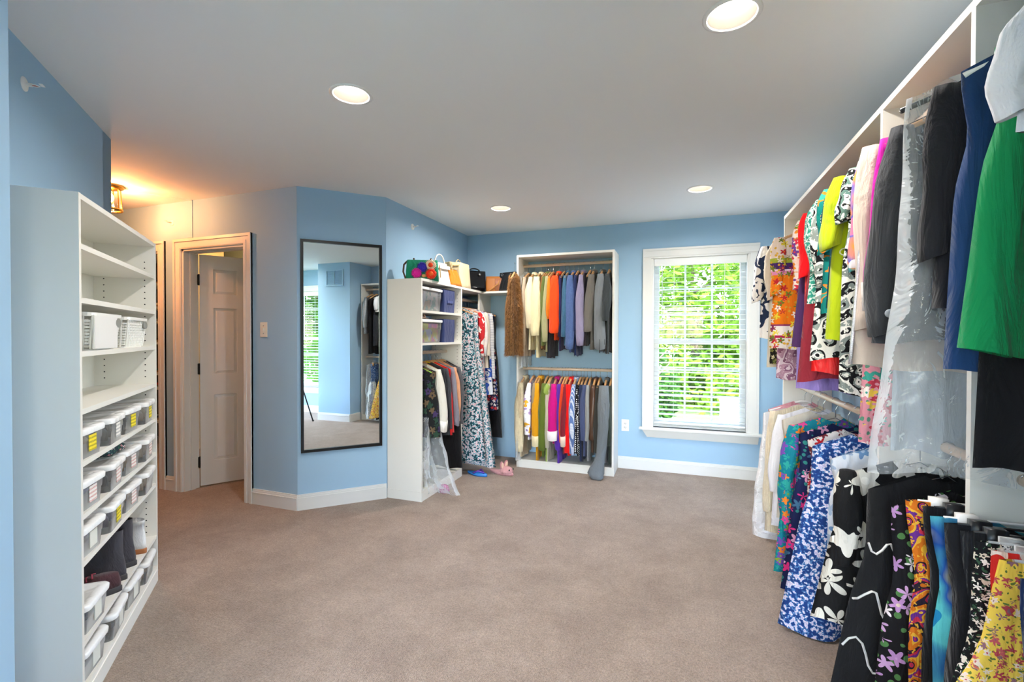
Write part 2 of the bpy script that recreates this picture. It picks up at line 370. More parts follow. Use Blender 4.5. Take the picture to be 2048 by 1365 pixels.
struct(MB().add([(XW - .2, -2.5, 0), (1.2, -2.5, 0), (1.2, 5.0, 0), (XW - .2, 5.0, 0)], [(0, 1, 2, 3)]).build('floor', CARPET), 'taupe cut-pile carpet covering the whole floor', 'carpet')
LIGHTS = [(-1.44, 1.80), (.165, 1.80), (-1.48, 3.83), (.14, 3.83), (.16, -.30), (-.62, -1.3)]  # last pair is out of view, added as fill behind the camera
def ceiling():
    m = MB(); q = .12
    xs = sorted({XW - .2, 1.2} | {x + d for x, y in LIGHTS for d in (-q, q)}); ys = sorted({-2.5, 5.0} | {y + d for x, y in LIGHTS for d in (-q, q)})
    done = set()
    for i in range(len(xs) - 1):
        for j in range(len(ys) - 1):
            cx, cy = (xs[i] + xs[i + 1]) / 2, (ys[j] + ys[j + 1]) / 2
            inside = [k for k, (x, y) in enumerate(LIGHTS) if abs(cx - x) < q and abs(cy - y) < q]
            if inside: continue
            m.add([(xs[i], ys[j], H), (xs[i], ys[j + 1], H), (xs[i + 1], ys[j + 1], H), (xs[i + 1], ys[j], H)], [(0, 1, 2, 3)])
    for x, y in LIGHTS:
        n = 32; inn = [(x + .079 * math.cos(2 * PI * k / n), y + .079 * math.sin(2 * PI * k / n), H) for k in range(n)]; out = []
        for k in range(n):
            a = 2 * PI * k / n; c_, s_ = math.cos(a), math.sin(a); f = q / max(abs(c_), abs(s_)); out.append((x + c_ * f, y + s_ * f, H))
        m.add(inn + out, [(k, (k + 1) % n, n + (k + 1) % n, n + k) for k in range(n)])
    return m
struct(ceiling().build('ceiling', CEIL), 'flat white painted ceiling with recessed lights', 'ceiling')
struct(B(XW - .3, 1.3, -2.6, 5.1, H + .2, H + .3).build('roof_deck', plain('roof', '#6b6661', .9)), 'roof deck above the ceiling', 'roof')
# faint drywall joint across the hallway ceiling and the little step of wall under it
sm = MB(); a = Vector((-3.81, 2.755)); b = Vector((-4.42, 1.92)); d = (b - a).normalized(); n_ = Vector((-d.y, d.x)) * .012
sm.hexa([(a.x - n_.x, a.y - n_.y, H - .006), (a.x + n_.x, a.y + n_.y, H - .006), (b.x + n_.x, b.y + n_.y, H - .006), (b.x - n_.x, b.y - n_.y, H - .006)],
        [(a.x - n_.x, a.y - n_.y, H), (a.x + n_.x, a.y + n_.y, H), (b.x + n_.x, b.y + n_.y, H), (b.x - n_.x, b.y - n_.y, H)])
struct(sm.build('trim_1', CEIL), 'thin plaster joint line across the hallway ceiling', 'trim')
struct(B(-3.86, -3.80, YD - .005, YD, D1[2] + .09, H).build('trim_2', WALL), 'narrow painted strip above the cased doorway', 'trim')

# baseboards: stepped profile
def baseboard(name, label, segs, h=.118):
    m = MB()
    for p0, p1 in segs:
        d = Vector((p1[0] - p0[0], p1[1] - p0[1])).normalized(); n = Vector((-d.y, d.x))
        for (k0, k1, z0, z1) in ((0, .015, 0, h * .74), (0, .0175, h * .74, h * .80), (0, .012, h * .80, h * .92), (0, .009, h * .92, h)):
            q = [(p0[0] + n.x * k0, p0[1] + n.y * k0), (p1[0] + n.x * k0, p1[1] + n.y * k0), (p1[0] + n.x * k1, p1[1] + n.y * k1), (p0[0] + n.x * k1, p0[1] + n.y * k1)]
            m.hexa([(x, y, z0) for x, y in q], [(x, y, z1) for x, y in q])
    return struct(m.build(name, TRIM), label, 'baseboard')
baseboard('baseboard_back', 'white stepped baseboard under the window', [((XR, YB), (-.575, YB))])
baseboard('baseboard_mirror', 'white stepped baseboard under the tall mirror', [(M2, (M1[0] + .0, M1[1]))])
baseboard('baseboard_door', 'white stepped baseboard beside the cased doorway', [((M1[0] + .005, YD), (D1[1] + .083, YD))])
baseboard('baseboard_doorway', 'short white baseboard between the two doorways', [((D1[0] - .083, YD), (D2[1] + .083, YD))])
baseboard('baseboard_right', 'white baseboard along the right wall', [((XR, YREAR), (XR, .12)), ((XR, 3.62), (XR, YB))])
baseboard('baseboard_column', 'white baseboard wrapping the wall column', [((.42, .12), (.42, .72)), ((.42, .72), (.655, .72)), ((XR, .12), (.42, .12))])
baseboard('baseboard_near', 'white baseboard of the near wall stub', [((-1.618, .697), (-1.1, .179)), ((-1.1, .179), (-1.1, YREAR)), ((-1.1, YREAR), (XR, YREAR))])

# ------------------------------------------------------------------ windows and blinds
def window(idx, label, loc, rz, W, z0, z1):
    o = thing('window_%d' % idx, label, 'window', loc, rz, kind='structure'); hw = W / 2; cw = .09
    def casing(m): return m.build('casing', TRIM, o)
    for s in (-1, 1):
        m = MB()
        for a, b_, t in ((hw - .004, hw + cw, .014), (hw + .012, hw + cw - .02, .019), (hw + cw - .02, hw + cw, .026)):
            x0, x1 = sorted((s * a, s * b_)); m.box(x0, x1, -t, 0, z0, z1 + .001)
        casing(m)
    m = MB()
    for a, b_, t in ((-.004, cw, .014), (.012, cw - .02, .019), (cw - .02, cw, .026)): m.box(-hw - cw, hw + cw, -t, 0, z1 + a, z1 + b_)
    casing(m)
    B(-hw - cw - .03, hw + cw + .03, -.055, .05, z0 - .024, z0).build('sill', TRIM, o, bevel=.005)
    ap = MB()
    zt, zb = z0 - .024, z0 - .10
    ap.hexa([(-hw - cw + .045, -.012, zb), (hw + cw - .005, -.012, zb), (hw + cw - .005, 0, zb), (-hw - cw + .045, 0, zb)], [(-hw - cw, -.042, zt), (hw + cw, -.042, zt), (hw + cw, 0, zt), (-hw - cw, 0, zt)])
    ap.build('apron', TRIM, o)
    jm = MB().box(-hw - .001, -hw + .012, 0, .128, z0, z1).box(hw - .012, hw + .001, 0, .128, z0, z1).box(-hw, hw, 0, .128, z1 - .012, z1 + .001).box(-hw, hw, .05, .128, z0 - .001, z0 + .02)
    jm.build('jamb', TRIM, o)
    mid = (z0 + z1) / 2 + .005; xw = hw - .012
    for nm, a, b_, y in (('upper_sash', mid - .02, z1 - .012, .096), ('lower_sash', z0 + .02, mid + .02, .066)):
        f = .048; m = MB().box(-xw, -xw + f, y, y + .03, a, b_).box(xw - f, xw, y, y + .03, a, b_).box(-xw + f, xw - f, y, y + .03, a, a + f * .9).box(-xw + f, xw - f, y, y + .03, b_ - f * .8, b_)
        sa = m.build(nm, VINYL, o)
        gx, gz0, gz1 = xw - f, a + f * .9, b_ - f * .8
        for k in (1, 2):
            x = -gx + 2 * gx * k / 3; B(x - .009, x + .009, y + .011, y + .019, gz0, gz1).build('muntin', VINYL, sa)
            z = gz0 + (gz1 - gz0) * k / 3; B(-gx, gx, y + .0115, y + .0185, z - .009, z + .009).build('muntin', VINYL, sa)
        pm_ = B(-gx / 3 + .009, gx / 3 - .009, y + .013, y + .017, -(gz1 - gz0) / 6 + .009, (gz1 - gz0) / 6 - .009).mesh('pane')
        for i in range(3):
            for j in range(3): obj('pane', pm_, pane_glass(), sa, (-gx + 2 * gx * (i + .5) / 3, 0, gz0 + (gz1 - gz0) * (j + .5) / 3))
    return o
BLINDM = plain('blind_slat', '#e2e4e3', .45, **{'Transmission Weight': 0.0, 'Subsurface Weight': 0.0})
def blind(label, loc, rz, W, z0, z1, tilt=7.0):
    o = thing('window_blind', label, 'blind', loc, rz); hw = W / 2 - .016
    B(-hw, hw, .006, .058, z1 - .062, z1 - .013).build('head_rail', VINYL, o)
    B(-hw - .002, hw + .002, -.006, .005, z1 - .082, z1 - .013).build('valance', VINYL, o, bevel=.003)
    zb = z0 + .052
    B(-hw, hw, .008, .054, zb - .014, zb).build('bottom_rail', VINYL, o, bevel=.003)
    sl = MB().box(-hw + .002, hw - .002, -.025, .025, -.0014, .0014).mesh('slat'); n = int((z1 - .09 - zb) / .0445)
    for k in range(n):
        s = obj('slat', sl, BLINDM, o, (0, .031, zb + .03 + k * (z1 - .1 - zb - .03) / (n - 1))); s.rotation_euler = (R(tilt), 0, 0)
    for x in (-hw * .55, hw * .55): MB().tube([(x, .0045, zb), (x, .0045, z1 - .06)], .001, 5).build('ladder_cord', WHITEP, o)
    MB().tube([(-hw + .075, -.012, z1 - .082), (-hw + .075, -.012, z1 - .72)], .004, 6).build('tilt_wand', plain('wand', '#b9c4c0', .2), o)
    return o
window(1, 'white-cased window in the blue wall beside the open clothes rack', (W1['c'], YB, 0), 0, W1['w'], .43, 2.08)
blind('white slatted blind in the window of the back wall', (W1['c'], YB, 0), 0, W1['w'], .43, 2.08)
window(2, 'white-cased window hidden behind the coloured tops on the right wall', (XR, W2['c'], 0), -PI / 2, W2['w'], .43, 2.08)
blind('white slatted blind hidden behind the coloured tops', (XR, W2['c'], 0), -PI / 2, W2['w'], .43, 2.08, 52)
window(3, 'white-cased window seen only in the tall mirror', (XR, W3['c'], 0), -PI / 2, W3['w'], .43, 2.08)
blind('white slatted blind seen only in the tall mirror', (XR, W3['c'], 0), -PI / 2, W3['w'], .43, 2.08)

window(4, 'white-cased window added in the unseen rear wall for more daylight', (-.08, YREAR, 0), PI, 1.64, .43, 2.08)  # unseen, added without a blind to brighten the room from behind
window(5, 'white-cased window added in the unseen side wall for more daylight', (-1.1, -1.2, 0), PI / 2, 1.40, .43, 2.08)  # another added daylight opening, out of view and left without a blind

# ------------------------------------------------------------------ doorways and the six-panel door
def door_casing(name, label, x0, x1, zt):
    o = thing(name, label, 'door frame', (0, YD, 0), 0, kind='structure'); cw = .083
    def strip(fn):
        m = MB()
        for a, b_, t in ((0, cw, .013), (.006, .03, .017), (cw - .022, cw, .022)): fn(m, a, b_, t)
        return m
    strip(lambda m, a, b_, t: m.box(x0 - b_, x0 - a, -t, 0, 0, zt + a)).build('casing', TRIM, o)
    strip(lambda m, a, b_, t: m.box(x1 + a, x1 + b_, -t, 0, 0, zt + a)).build('casing', TRIM, o)
    strip(lambda m, a, b_, t: m.box(x0 - b_, x1 + b_, -t - .0003, 0, zt + a, zt + b_)).build('casing', TRIM, o)
    B(x0 - .001, x0 + .016, 0, WT, 0, zt).build('jamb', TRIM, o); B(x1 - .016, x1 + .001, 0, WT, 0, zt).build('jamb', TRIM, o)
    B(x0, x1, 0, WT, zt - .016, zt + .001).build('head_jamb', TRIM, o)
    MB().box(x0 + .016, x0 + .028, .05, .085, 0, zt - .016).box(x1 - .028, x1 - .016, .05, .085, 0, zt - .016).box(x0 + .028, x1 - .028, .05, .085, zt - .028, zt - .016).build('door_stop', TRIM, o)
    return o
door_casing('trim_3', 'white moulded casing around the doorway of the ajar door', D1[0], D1[1], D1[2])
door_casing('trim_4', 'white moulded casing around the doorway to the shoe shelves', D2[0], D2[1], D2[2])
def panel_door():
    W, T, Z0, Z1 = .655, .035, .012, 2.02
    o = thing('door_1', 'white six-panel door standing ajar on black hinges', 'door', (D1[0] + .022, YD + WT + .004, 0), R(57), kind='structure')
    st, mull = .10, .09; pw = (W - 2 * st - mull) / 2
    rows = [(.22, .80), (.98, 1.56), (1.68, 1.90)]
    xs = [(st, st + pw), (st + pw + mull, W - st)]
    m = MB()
    for x0, x1 in ((0, st), (st + pw, st + pw + mull), (W - st, W)): m.box(x0, x1, 0, T, Z0, Z1)
    zz = [Z0] + [z for r_ in rows for z in r_] + [Z1]
    for k in range(0, len(zz), 2):
        for x0, x1 in xs: m.box(x0, x1, 0, T, zz[k], zz[k + 1])
    m.build('slab', TRIM, o)
    for z0, z1 in rows:
        for x0, x1 in xs:
            p = MB()
            for sgn in (0, 1):
                ya, yb = (.014, .004) if not sgn else (T - .014, T - .004)
                yc = T / 2
                i = .028
                p.hexa([(x0, ya, z0), (x1, ya, z0), (x1, ya, z1), (x0, ya, z1)], [(x0 + i, yb, z0 + i), (x1 - i, yb, z0 + i), (x1 - i, yb, z1 - i), (x0 + i, yb, z1 - i)])
            p.box(x0, x1, .013, T - .013, z0, z1)
            p.build('panel', TRIM, o)
    for z in (.22, 1.03, 1.80):
        h = MB().box(-.018, .0, -.004, .034, z - .045, z + .045); h.tube([(-.006, -.008, z - .048), (-.006, -.008, z + .048)], .007, 8)
        h.build('hinge', plain('bronze', '#221c18', .45, metal=.6), o)
    for sgn in (-1, 1):
        kx, ky = W - .06, (-.002 if sgn < 0 else T + .002)
        MB().lathe([(.028, 0), (.028, .006), (.010, .010), (.010, .035), (.024, .042), (.028, .055), (.020, .066), (.001, .068)], 16).xf(Matrix.Translation((kx, ky, .95)) @ Matrix.Rotation(R(90 if sgn < 0 else -90), 4, 'X')).build('knob', BRASS, o, smooth=True)
    return o
panel_door()

# ------------------------------------------------------------------ lights of the room
LENS = emit('lamp_lens', '#fff4e4', 5.0)
REFL = plain('reflector', '#b5aba2', .5, metal=.0)
where = ['between the mirror and the shoe shelf unit', 'above the near end of the long clothes rack', 'above the handbag shelf', 'near the window', 'added as unseen fill above the wall column', 'added as unseen fill above the rear wall']
for (x, y), wtxt in zip(LIGHTS, where):
    o = thing('recessed_light', 'round recessed ceiling light ' + wtxt, 'ceiling light', (x, y, H))
    MB().lathe([(.079, .004), (.079, -.004), (.084, -.006), (.097, -.002), (.097, 0)], 40).build('trim_ring', WHITEP, o, smooth=True)
    MB().lathe([(.078, .0), (.070, .022), (.060, .040)], 40).build('reflector', REFL, o, smooth=True)
    MB().lathe([(.060, .0395), (.050, .034), (.001, .032)], 40, cap1=True).build('lens', LENS, o)
    ld = bpy.data.lights.new('recessed_lamp', 'AREA'); ld.shape = 'DISK'; ld.size = .105; ld.energy = CAN_W; ld.color = (1.0, .94, .88); ld.spread = R(165)
    lo = bpy.data.objects.new('recessed_lamp', ld); COL.objects.link(lo); lo.parent = o; lo.location = (0, 0, .004)
hl = thing('hall_lantern', 'small brass and glass lantern light on the hallway ceiling', 'ceiling light', (-4.02, 2.29, H))
MB().lathe([(.082, 0), (.082, -.012), (.07, -.022), (.05, -.028), (.001, -.03)], 28, cap1=True).build('canopy', BRASS, hl, smooth=True)
for k in range(6):
    a = PI / 3 * k + .25; MB().tube([(.062 * math.cos(a), .062 * math.sin(a), -.025), (.070 * math.cos(a), .070 * math.sin(a), -.175)], .004, 6).build('rod', BRASS, hl)
MB().lathe([(.075, -.172), (.078, -.178), (.075, -.188), (.066, -.188), (.066, -.172), (.075, -.172)], 28).build('ring', BRASS, hl, smooth=True)
MB().lathe([(.058, -.03), (.064, -.172)], 28).build('glass', pane_glass(), hl, smooth=True)
MB().ball((0, 0, -.09), (.022, .022, .034)).build('bulb', emit('warm_bulb', '#ffb347', 30.0), hl, smooth=True)
pd = bpy.data.lights.new('lantern_lamp', 'POINT'); pd.energy = HALL_W; pd.color = (1.0, .37, .13); pd.shadow_soft_size = .03
po = bpy.data.objects.new('lantern_lamp', pd); COL.objects.link(po); po.parent = hl; po.location = (0, 0, -.135)
bl = thing('closet_dome_light', 'round dome light on the inner closet ceiling', 'ceiling light', (-4.6, 3.75, H))
MB().lathe([(.15, 0), (.15, -.02), (.001, -.021)], 28, cap1=True).build('base', BRASS, bl); MB().lathe([(.14, -.02), (.12, -.06), (.07, -.09), (.001, -.10)], 28).build('dome', emit('dome_glow', '#ffb765', 3.0), bl, smooth=True)
pd = bpy.data.lights.new('dome_lamp', 'POINT'); pd.energy = BACK_W; pd.color = (1.0, .42, .10); pd.shadow_soft_size = .1
po = bpy.data.objects.new('dome_lamp', pd); COL.objects.link(po); po.parent = bl; po.location = (0, 0, -.2)

# ------------------------------------------------------------------ outdoors
GZ = -.6
struct(MB().add([(-60, -60, GZ), (60, -60, GZ), (60, 60, GZ), (-60, 60, GZ)], [(0, 1, 2, 3)]).build('ground', plain('lawn', '#4a652c', .95, nscale=3, lo=.7, hi=1.25)), 'lawn outside the window', 'lawn')
def leafmat(col, name):
    m, t, p = newmat(name); out = t.nodes['Material Output']; tc = N(t, 'ShaderNodeTexCoord'); nz = N(t, 'ShaderNodeTexNoise', Scale=3.0, Detail=4.0); t.links.new(tc.outputs['Object'], nz.inputs['Vector'])
    c = mul(t, hx(col), nz.outputs[0], .55, 1.5); df = N(t, 'ShaderNodeBsdfDiffuse'); tl = N(t, 'ShaderNodeBsdfTranslucent'); mx = N(t, 'ShaderNodeMixShader'); mx.inputs[0].default_value = .4
    t.links.new(c, df.inputs[0]); t.links.new(c, tl.inputs[0]); t.links.new(df.outputs[0], mx.inputs[1]); t.links.new(tl.outputs[0], mx.inputs[2]); t.links.new(mx.outputs[0], out.inputs[0]); return m
LEAFS = [leafmat('#5f7f2a', 'leaf_bright'), leafmat('#4b7026', 'leaf_mid'), leafmat('#7a9236', 'leaf_yellow'), leafmat('#355522', 'leaf_deep')]
BARK = plain('bark', '#5a4a3c', .9, nscale=8, lo=.7, hi=1.2)
def tree(name, label, x, y, h, r, nleaf, mat, seed, low=.15, size=.13):
    rg = random.Random(seed); o = thing(name, label, 'tree', (x, y, GZ))
    tr = MB().tube([(0, 0, 0), (.05, .03, h * .3), (-.04, .06, h * .6), (.03, 0, h * .9)], [.11 * r / 1.6, .09 * r / 1.6, .06 * r / 1.6, .02], 8)
    for k in range(7):
        a = rg.uniform(0, 2 * PI); z = h * rg.uniform(.25, .7); tr.tube([(0, 0, z), (r * .45 * math.cos(a), r * .45 * math.sin(a), z + .35), (r * .8 * math.cos(a), r * .8 * math.sin(a), z + .6)], [.04, .025, .01], 6)
    tr.build('trunk', BARK, o, smooth=True)
    cl = [(rg.uniform(-.7, .7) * r, rg.uniform(-.7, .7) * r, h * rg.uniform(low, .95), rg.uniform(.3, .55) * r) for _ in range(26)]
    m = MB(); vs_, fs_ = [], []
    for i in range(nleaf):
        cx, cy, cz, cr = cl[rg.randrange(len(cl))]
        v = Vector((rg.gauss(0, 1), rg.gauss(0, 1), rg.gauss(0, 1))).normalized() * cr * rg.uniform(.55, 1.0)
        c = Vector((cx, cy, cz)) + v; a = Vector((rg.gauss(0, 1), rg.gauss(0, 1), rg.gauss(0, .6))).normalized(); b_ = a.orthogonal().normalized(); s = size * rg.uniform(.6, 1.3)
        n = len(vs_); vs_ += [c + a * s, c + b_ * s * .45, c - a * s, c - b_ * s * .45]; fs_.append((n, n + 1, n + 2, n + 3))
    m.add(vs_, fs_); m.build('foliage', mat, o, kind='stuff')
tree('garden_tree', 'bright yellow-green leafy tree outside behind the window blind', .35, 14.2, 5.0, 2.0, 8000, LEAFS[0], 1, low=.05)
tree('garden_tree', 'tall mid-green leafy tree farther off behind the window blind', 3.0, 19.6, 6.6, 2.5, 7500, LEAFS[1], 2, size=.17)
tree('garden_tree', 'pale yellow-green tree farther off behind the window blind', -3.2, 19.6, 6.2, 2.5, 7000, LEAFS[2], 3, size=.17)
tree('garden_shrub', 'deep green bushy shrub on the lawn outside', -.75, 10.3, 1.7, .75, 2600, LEAFS[3], 4, low=.1, size=.09)
tree('garden_shrub', 'light green bushy shrub beside the white utility box outside', 2.5, 10.6, 1.6, .75, 2400, LEAFS[0], 5, low=.1, size=.09)
tree('garden_tree', 'broad green tree outside seen in the tall mirror', 7.5, -6.3, 5.5, 2.6, 6500, LEAFS[1], 6)
tree('garden_tree', 'leafy tree outside the hidden right-wall window', 7.5, 5.2, 5.0, 2.4, 4000, LEAFS[0], 7)
ub = on_y(1462, 10.2, 836)
u = thing('utility_box', 'small white utility box on the lawn outside', 'utility box', (ub.x, 10.2, GZ))
B(-.2, .2, -.12, .12, 0, max(.3, ub.z - GZ + .34)).build('body', plain('box_white', '#f4f2ee', .5), u, bevel=.01)
B(-.215, .215, -.135, .135, max(.3, ub.z - GZ + .34), max(.3, ub.z - GZ + .34) + .03).build('lid', plain('box_white', '#f4f2ee', .5), u)

# ------------------------------------------------------------------ mirror, wall fittings, tripod
mo = thing('wall_mirror', 'tall wall mirror in a thin black frame', 'mirror', ((M1[0] + M2[0]) / 2 - .005, (M1[1] + M2[1]) / 2 - .005, 0), PI / 4)
mw, mz0, mz1, mf = .298, .435, 2.045, .021
md = MB()
md.box(-mw, -mw + mf, -.028, -.002, mz0, mz1).box(mw - mf, mw, -.028, -.002, mz0, mz1).box(-mw + mf, mw - mf, -.028, -.002, mz0, mz0 + mf).box(-mw + mf, mw - mf, -.028, -.002, mz1 - mf, mz1)
md.build('frame', BLACKM, mo)
B(-mw + mf, mw - mf, -.016, -.004, mz0 + mf, mz1 - mf).build('glass', plain('mirror_silver', '#dfe6e6', .0, metal=1), mo)
sw = thing('light_switch', 'ivory toggle light switch on wall beside the mirror', 'light switch', (-3.03, YD, 1.365))
B(-.036, .036, -.006, 0, -.058, .058).build('plate', plain('ivory', '#efe9dc', .4), sw, bevel=.002)
B(-.005, .005, -.016, -.004, -.011, .013).build('toggle', plain('ivory', '#efe9dc', .4), sw)
for z in (-.03, .03): MB().tube([(0, -.0075, z), (0, -.005, z)], .0035, 8).build('screw', CHROME, sw)
ol = thing('wall_outlet', 'white double wall outlet beside the window', 'outlet', (-.506, YB, .43))
B(-.036, .036, -.006, 0, -.058, .058).build('plate', WHITEP, ol, bevel=.002)
for z in (-.02, .02):
    s_ = MB().ball((0, -.006, z), (.017, .004, .014)).build('socket', WHITEP, ol, smooth=True)
    MB().box(-.007, -.005, -.0108, -.0095, z - .004, z + .005).box(.005, .007, -.0108, -.0095, z - .004, z + .005).box(-.0015, .0015, -.0108, -.0095, z - .010, z - .007).build('slot', BLACKP, s_)
def sprinkler(label, loc, rz):
    o = thing('fire_sprinkler', label, 'sprinkler', loc, rz)
    MB().lathe([(.034, 0), (.033, .004), (.024, .008), (.013, .010), (.001, .010)], 20, cap1=True).xf(Matrix.Rotation(R(90), 4, 'X')).build('escutcheon', WHITEP, o, smooth=True)
    MB().tube([(0, -.01, 0), (0, -.03, 0)], .009, 10).build('body', WHITEP, o)
    MB().tube([(-.009, -.03, 0), (-.012, -.045, 0), (0, -.058, 0), (.012, -.045, 0), (.009, -.03, 0)], .0025, 6).build('frame', WHITEP, o)
    MB().tube([(0, -.03, 0), (0, -.055, 0)], .002, 6).build('glass_bulb', plain('bulb_red', '#b0443c', .2), o)
    B(-.016, .016, -.072, -.058, .006, .009).build('deflector', WHITEP, o); o.scale = (.8, .8, .8)
def wl(px, py, p0, d):
    """point where the pixel's ray meets the vertical plane through p0 along d"""
    r_ = ray(px, py); n = Vector((d[1], -d[0])); t = (p0[0] * n.x + p0[1] * n.y) / (r_.x * n.x + r_.y * n.y); return CAM + r_ * t
q = wl(48, 168, LC, (-.7071, .7071)); sprinkler('white sidewall sprinkler above the shoe shelf unit', tuple(q), R(135))
q = wl(344, 446, (0, YD), (1, 0)); sprinkler('warm-lit sidewall sprinkler above the two doorways', tuple(q), 0)
q = wl(825, 454, (XC, 0), (0, 1)); sprinkler('pale sidewall sprinkler on wall above the handbags', tuple(q), R(90))
vn = thing('air_vent', 'louvred wall vent near the top of the wall column', 'vent', (.42, .44, 2.21), -PI / 2)
fr = MB().box(-.165, .165, -.012, 0, .105, .125).box(-.165, .165, -.012, 0, -.125, -.105).box(-.165, -.145, -.012, 0, -.105, .105).box(.145, .165, -.012, 0, -.105, .105).box(-.006, .006, -.012, 0, -.105, .105)
fr.build('frame', WALL, vn)
for k in range(14):
    l_ = B(-.145, .145, -.009, .001, -.0015, .0015).build('louvre', WALL, vn); l_.location = (0, 0, -.098 + k * .015); l_.rotation_euler = (R(35), 0, 0)
tp = thing('camera_tripod', 'black tripod whose leg shows at the mirror edge', 'tripod', (0, -.06, 0))
MB().lathe([(.02, .62), (.02, 1.1), (.035, 1.1), (.035, 1.16), (.001, 1.16)], 14, cap0=True).build('column', BLACKM, tp, smooth=True)
for k in range(3):
    a = R(38 + 120 * k); c_, s_ = math.cos(a), math.sin(a)
    lg = MB().tube([(.03 * c_, .03 * s_, 1.08), (.19 * c_, .19 * s_, .55)], .013, 8).tube([(.18 * c_, .18 * s_, .57), (.34 * c_, .34 * s_, .015)], .010, 8).build('leg', BLACKM, tp, smooth=True)
    MB().ball((.342 * c_, .342 * s_, .014), (.016, .016, .014)).build('foot', BLACKP, lg, smooth=True)

# ------------------------------------------------------------------ shelf furniture
def rod_mesh(L, r=.015): return MB().tube([(0, 0, 0), (L, 0, 0)], r, 12)
HOLE = plain('peg_hole', '#20262b', .9)
def pegs(parent, pts, axis):
    m = MB()
    for x, y, z in pts:
        if axis == 'y': m.lathe([(.0032, 0), (.0005, -.0004)], 6, cap1=True).xf(Matrix.Identity(4)) if False else m.add([(x + .0034 * math.cos(k * PI / 3), y, z + .0034 * math.sin(k * PI / 3)) for k in range(6)], [(5, 4, 3, 2, 1, 0), (0, 1, 2, 3, 4, 5)])
        else: m.add([(x, y + .0034 * math.cos(k * PI / 3), z + .0034 * math.sin(k * PI / 3)) for k in range(6)], [(5, 4, 3, 2, 1, 0), (0, 1, 2, 3, 4, 5)])
    return m.build('peg_holes', HOLE, parent, kind='stuff')
# -- shoe shelf unit on the angled left wall (local x along the wall away from the camera, local y into the wall)
SU_O = (-1.94, 1.01, 0); SU_R = R(135); SU_L, SU_D, SU_H = 1.01, .262, 1.812
SHELVES = [1.640, 1.452, 1.264, 1.062, .878, .692, .526, .245]
su = thing('shoe_shelf_unit', 'white shelf unit full of lidded shoe boxes', 'shelf unit', SU_O, SU_R)
T = .019
B(0, T, 0, SU_D, 0, SU_H).build('side_panel', MELA, su); sp2 = B(SU_L - T, SU_L, 0, SU_D, 0, SU_H).build('side_panel', MELA, su)
B(T, SU_L - T, .001, SU_D, SU_H - T, SU_H).build('top_panel', MELA, su)
B(T, SU_L - T, SU_D - .006, SU_D, 0, SU_H - T).build('back_panel', MELA, su)
for z in SHELVES: B(T, SU_L - T, .002, SU_D - .007, z - T, z).build('shelf', MELA, su)
B(T, SU_L - T, .0, SU_D - .007, .062, .081).build('bottom_shelf', MELA, su)
B(T, SU_L - T, -.004, .012, 0, .062).build('toe_kick', MELA, su)
pegs(su, [(SU_L - T - .0006, y, .14 + .032 * k) for y in (.045, .215) for k in range(50) if min(abs(.14 + .032 * k - z) for z in SHELVES) > .02], 'x')
# -- tower with bins, handbag shelf, and the rods on the closet wall
TW_O = (-1.922, 3.235, 0); TW_R = PI / 2; TW_L, TW_D, TW_H = .735, .315, 1.778
tw = thing('closet_tower', 'white closet tower with storage bins and a hanging rod', 'closet unit', TW_O, TW_R)
B(0, T, 0, TW_D, 0, TW_H).build('side_panel', MELA, tw); B(TW_L - T, TW_L, 0, TW_D, 0, TW_H - .02).build('side_panel', MELA, tw)
for z in (1.525, 1.262): B(T, TW_L - T, .002, TW_D, z - T, z).build('shelf', MELA, tw)
B(T, TW_L - T, .0, TW_D, .062, .081).build('bottom_shelf', MELA, tw); B(T, TW_L - T, -.002, .014, 0, .062).build('toe_kick', MELA, tw)
B(-.004, T + .002, -.004, TW_D, 0, .075).build('plinth', MELA, tw)
obj('hanging_rod', rod_mesh(TW_L - 2 * T).mesh('hanging_rod', True), RODM, tw, (T, .16, 1.175))
pegs(tw, [(TW_L - T - .0006, y, .2 + .032 * k) for y in (.04, .27) for k in range(48)], 'x')
hs = thing('handbag_shelf', 'white corner shelf above the closet tower carrying handbags', 'shelf', (0, 0, TW_H - .02))
m = MB(); yF = YB - .322
m.prism([(XC + .001, 3.235 + T), (-1.921, 3.235 + T), (-1.921, yF), (-1.555, yF), (-1.555, YB - .001), (XC + .001, YB - .001)], 0, .02, 'z'); m.build('board', MELA, hs)
B(-1.98, -1.96, yF + .02, YB - .002, -.30, 0).build('bracket_panel', MELA, hs)
obj('hanging_rod', rod_mesh(.775).mesh('hanging_rod', True), RODM, hs, (-2.075, 3.98, -.075), rz=PI / 2)
# -- double-hang rack on the back wall
RK_O = (-1.543, 4.44, 0); RK_L, RK_D, RK_H = .967, .326, 2.13
rk = thing('double_hang_rack', 'white open rack with two rods beside the window', 'closet unit', RK_O, 0)
B(0, T, 0, RK_D, 0, RK_H).build('side_panel', MELA, rk); B(RK_L - T, RK_L, 0, RK_D, 0, RK_H).build('side_panel', MELA, rk)
B(T, RK_L - T, .001, RK_D, RK_H - .022, RK_H).build('top_panel', MELA, rk)
B(T, RK_L - T, .0, RK_D, .062, .081).build('bottom_shelf', MELA, rk); B(T, RK_L - T, -.002, .014, 0, .062).build('toe_kick', MELA, rk)
B(RK_L - T - .004, RK_L + .003, -.004, .02, 0, .075).build('plinth', MELA, rk)
RKZ = (2.040, .985)
for z in RKZ: obj('hanging_rod', rod_mesh(RK_L - 2 * T).mesh('hanging_rod', True), RODM, rk, (T, .165, z))
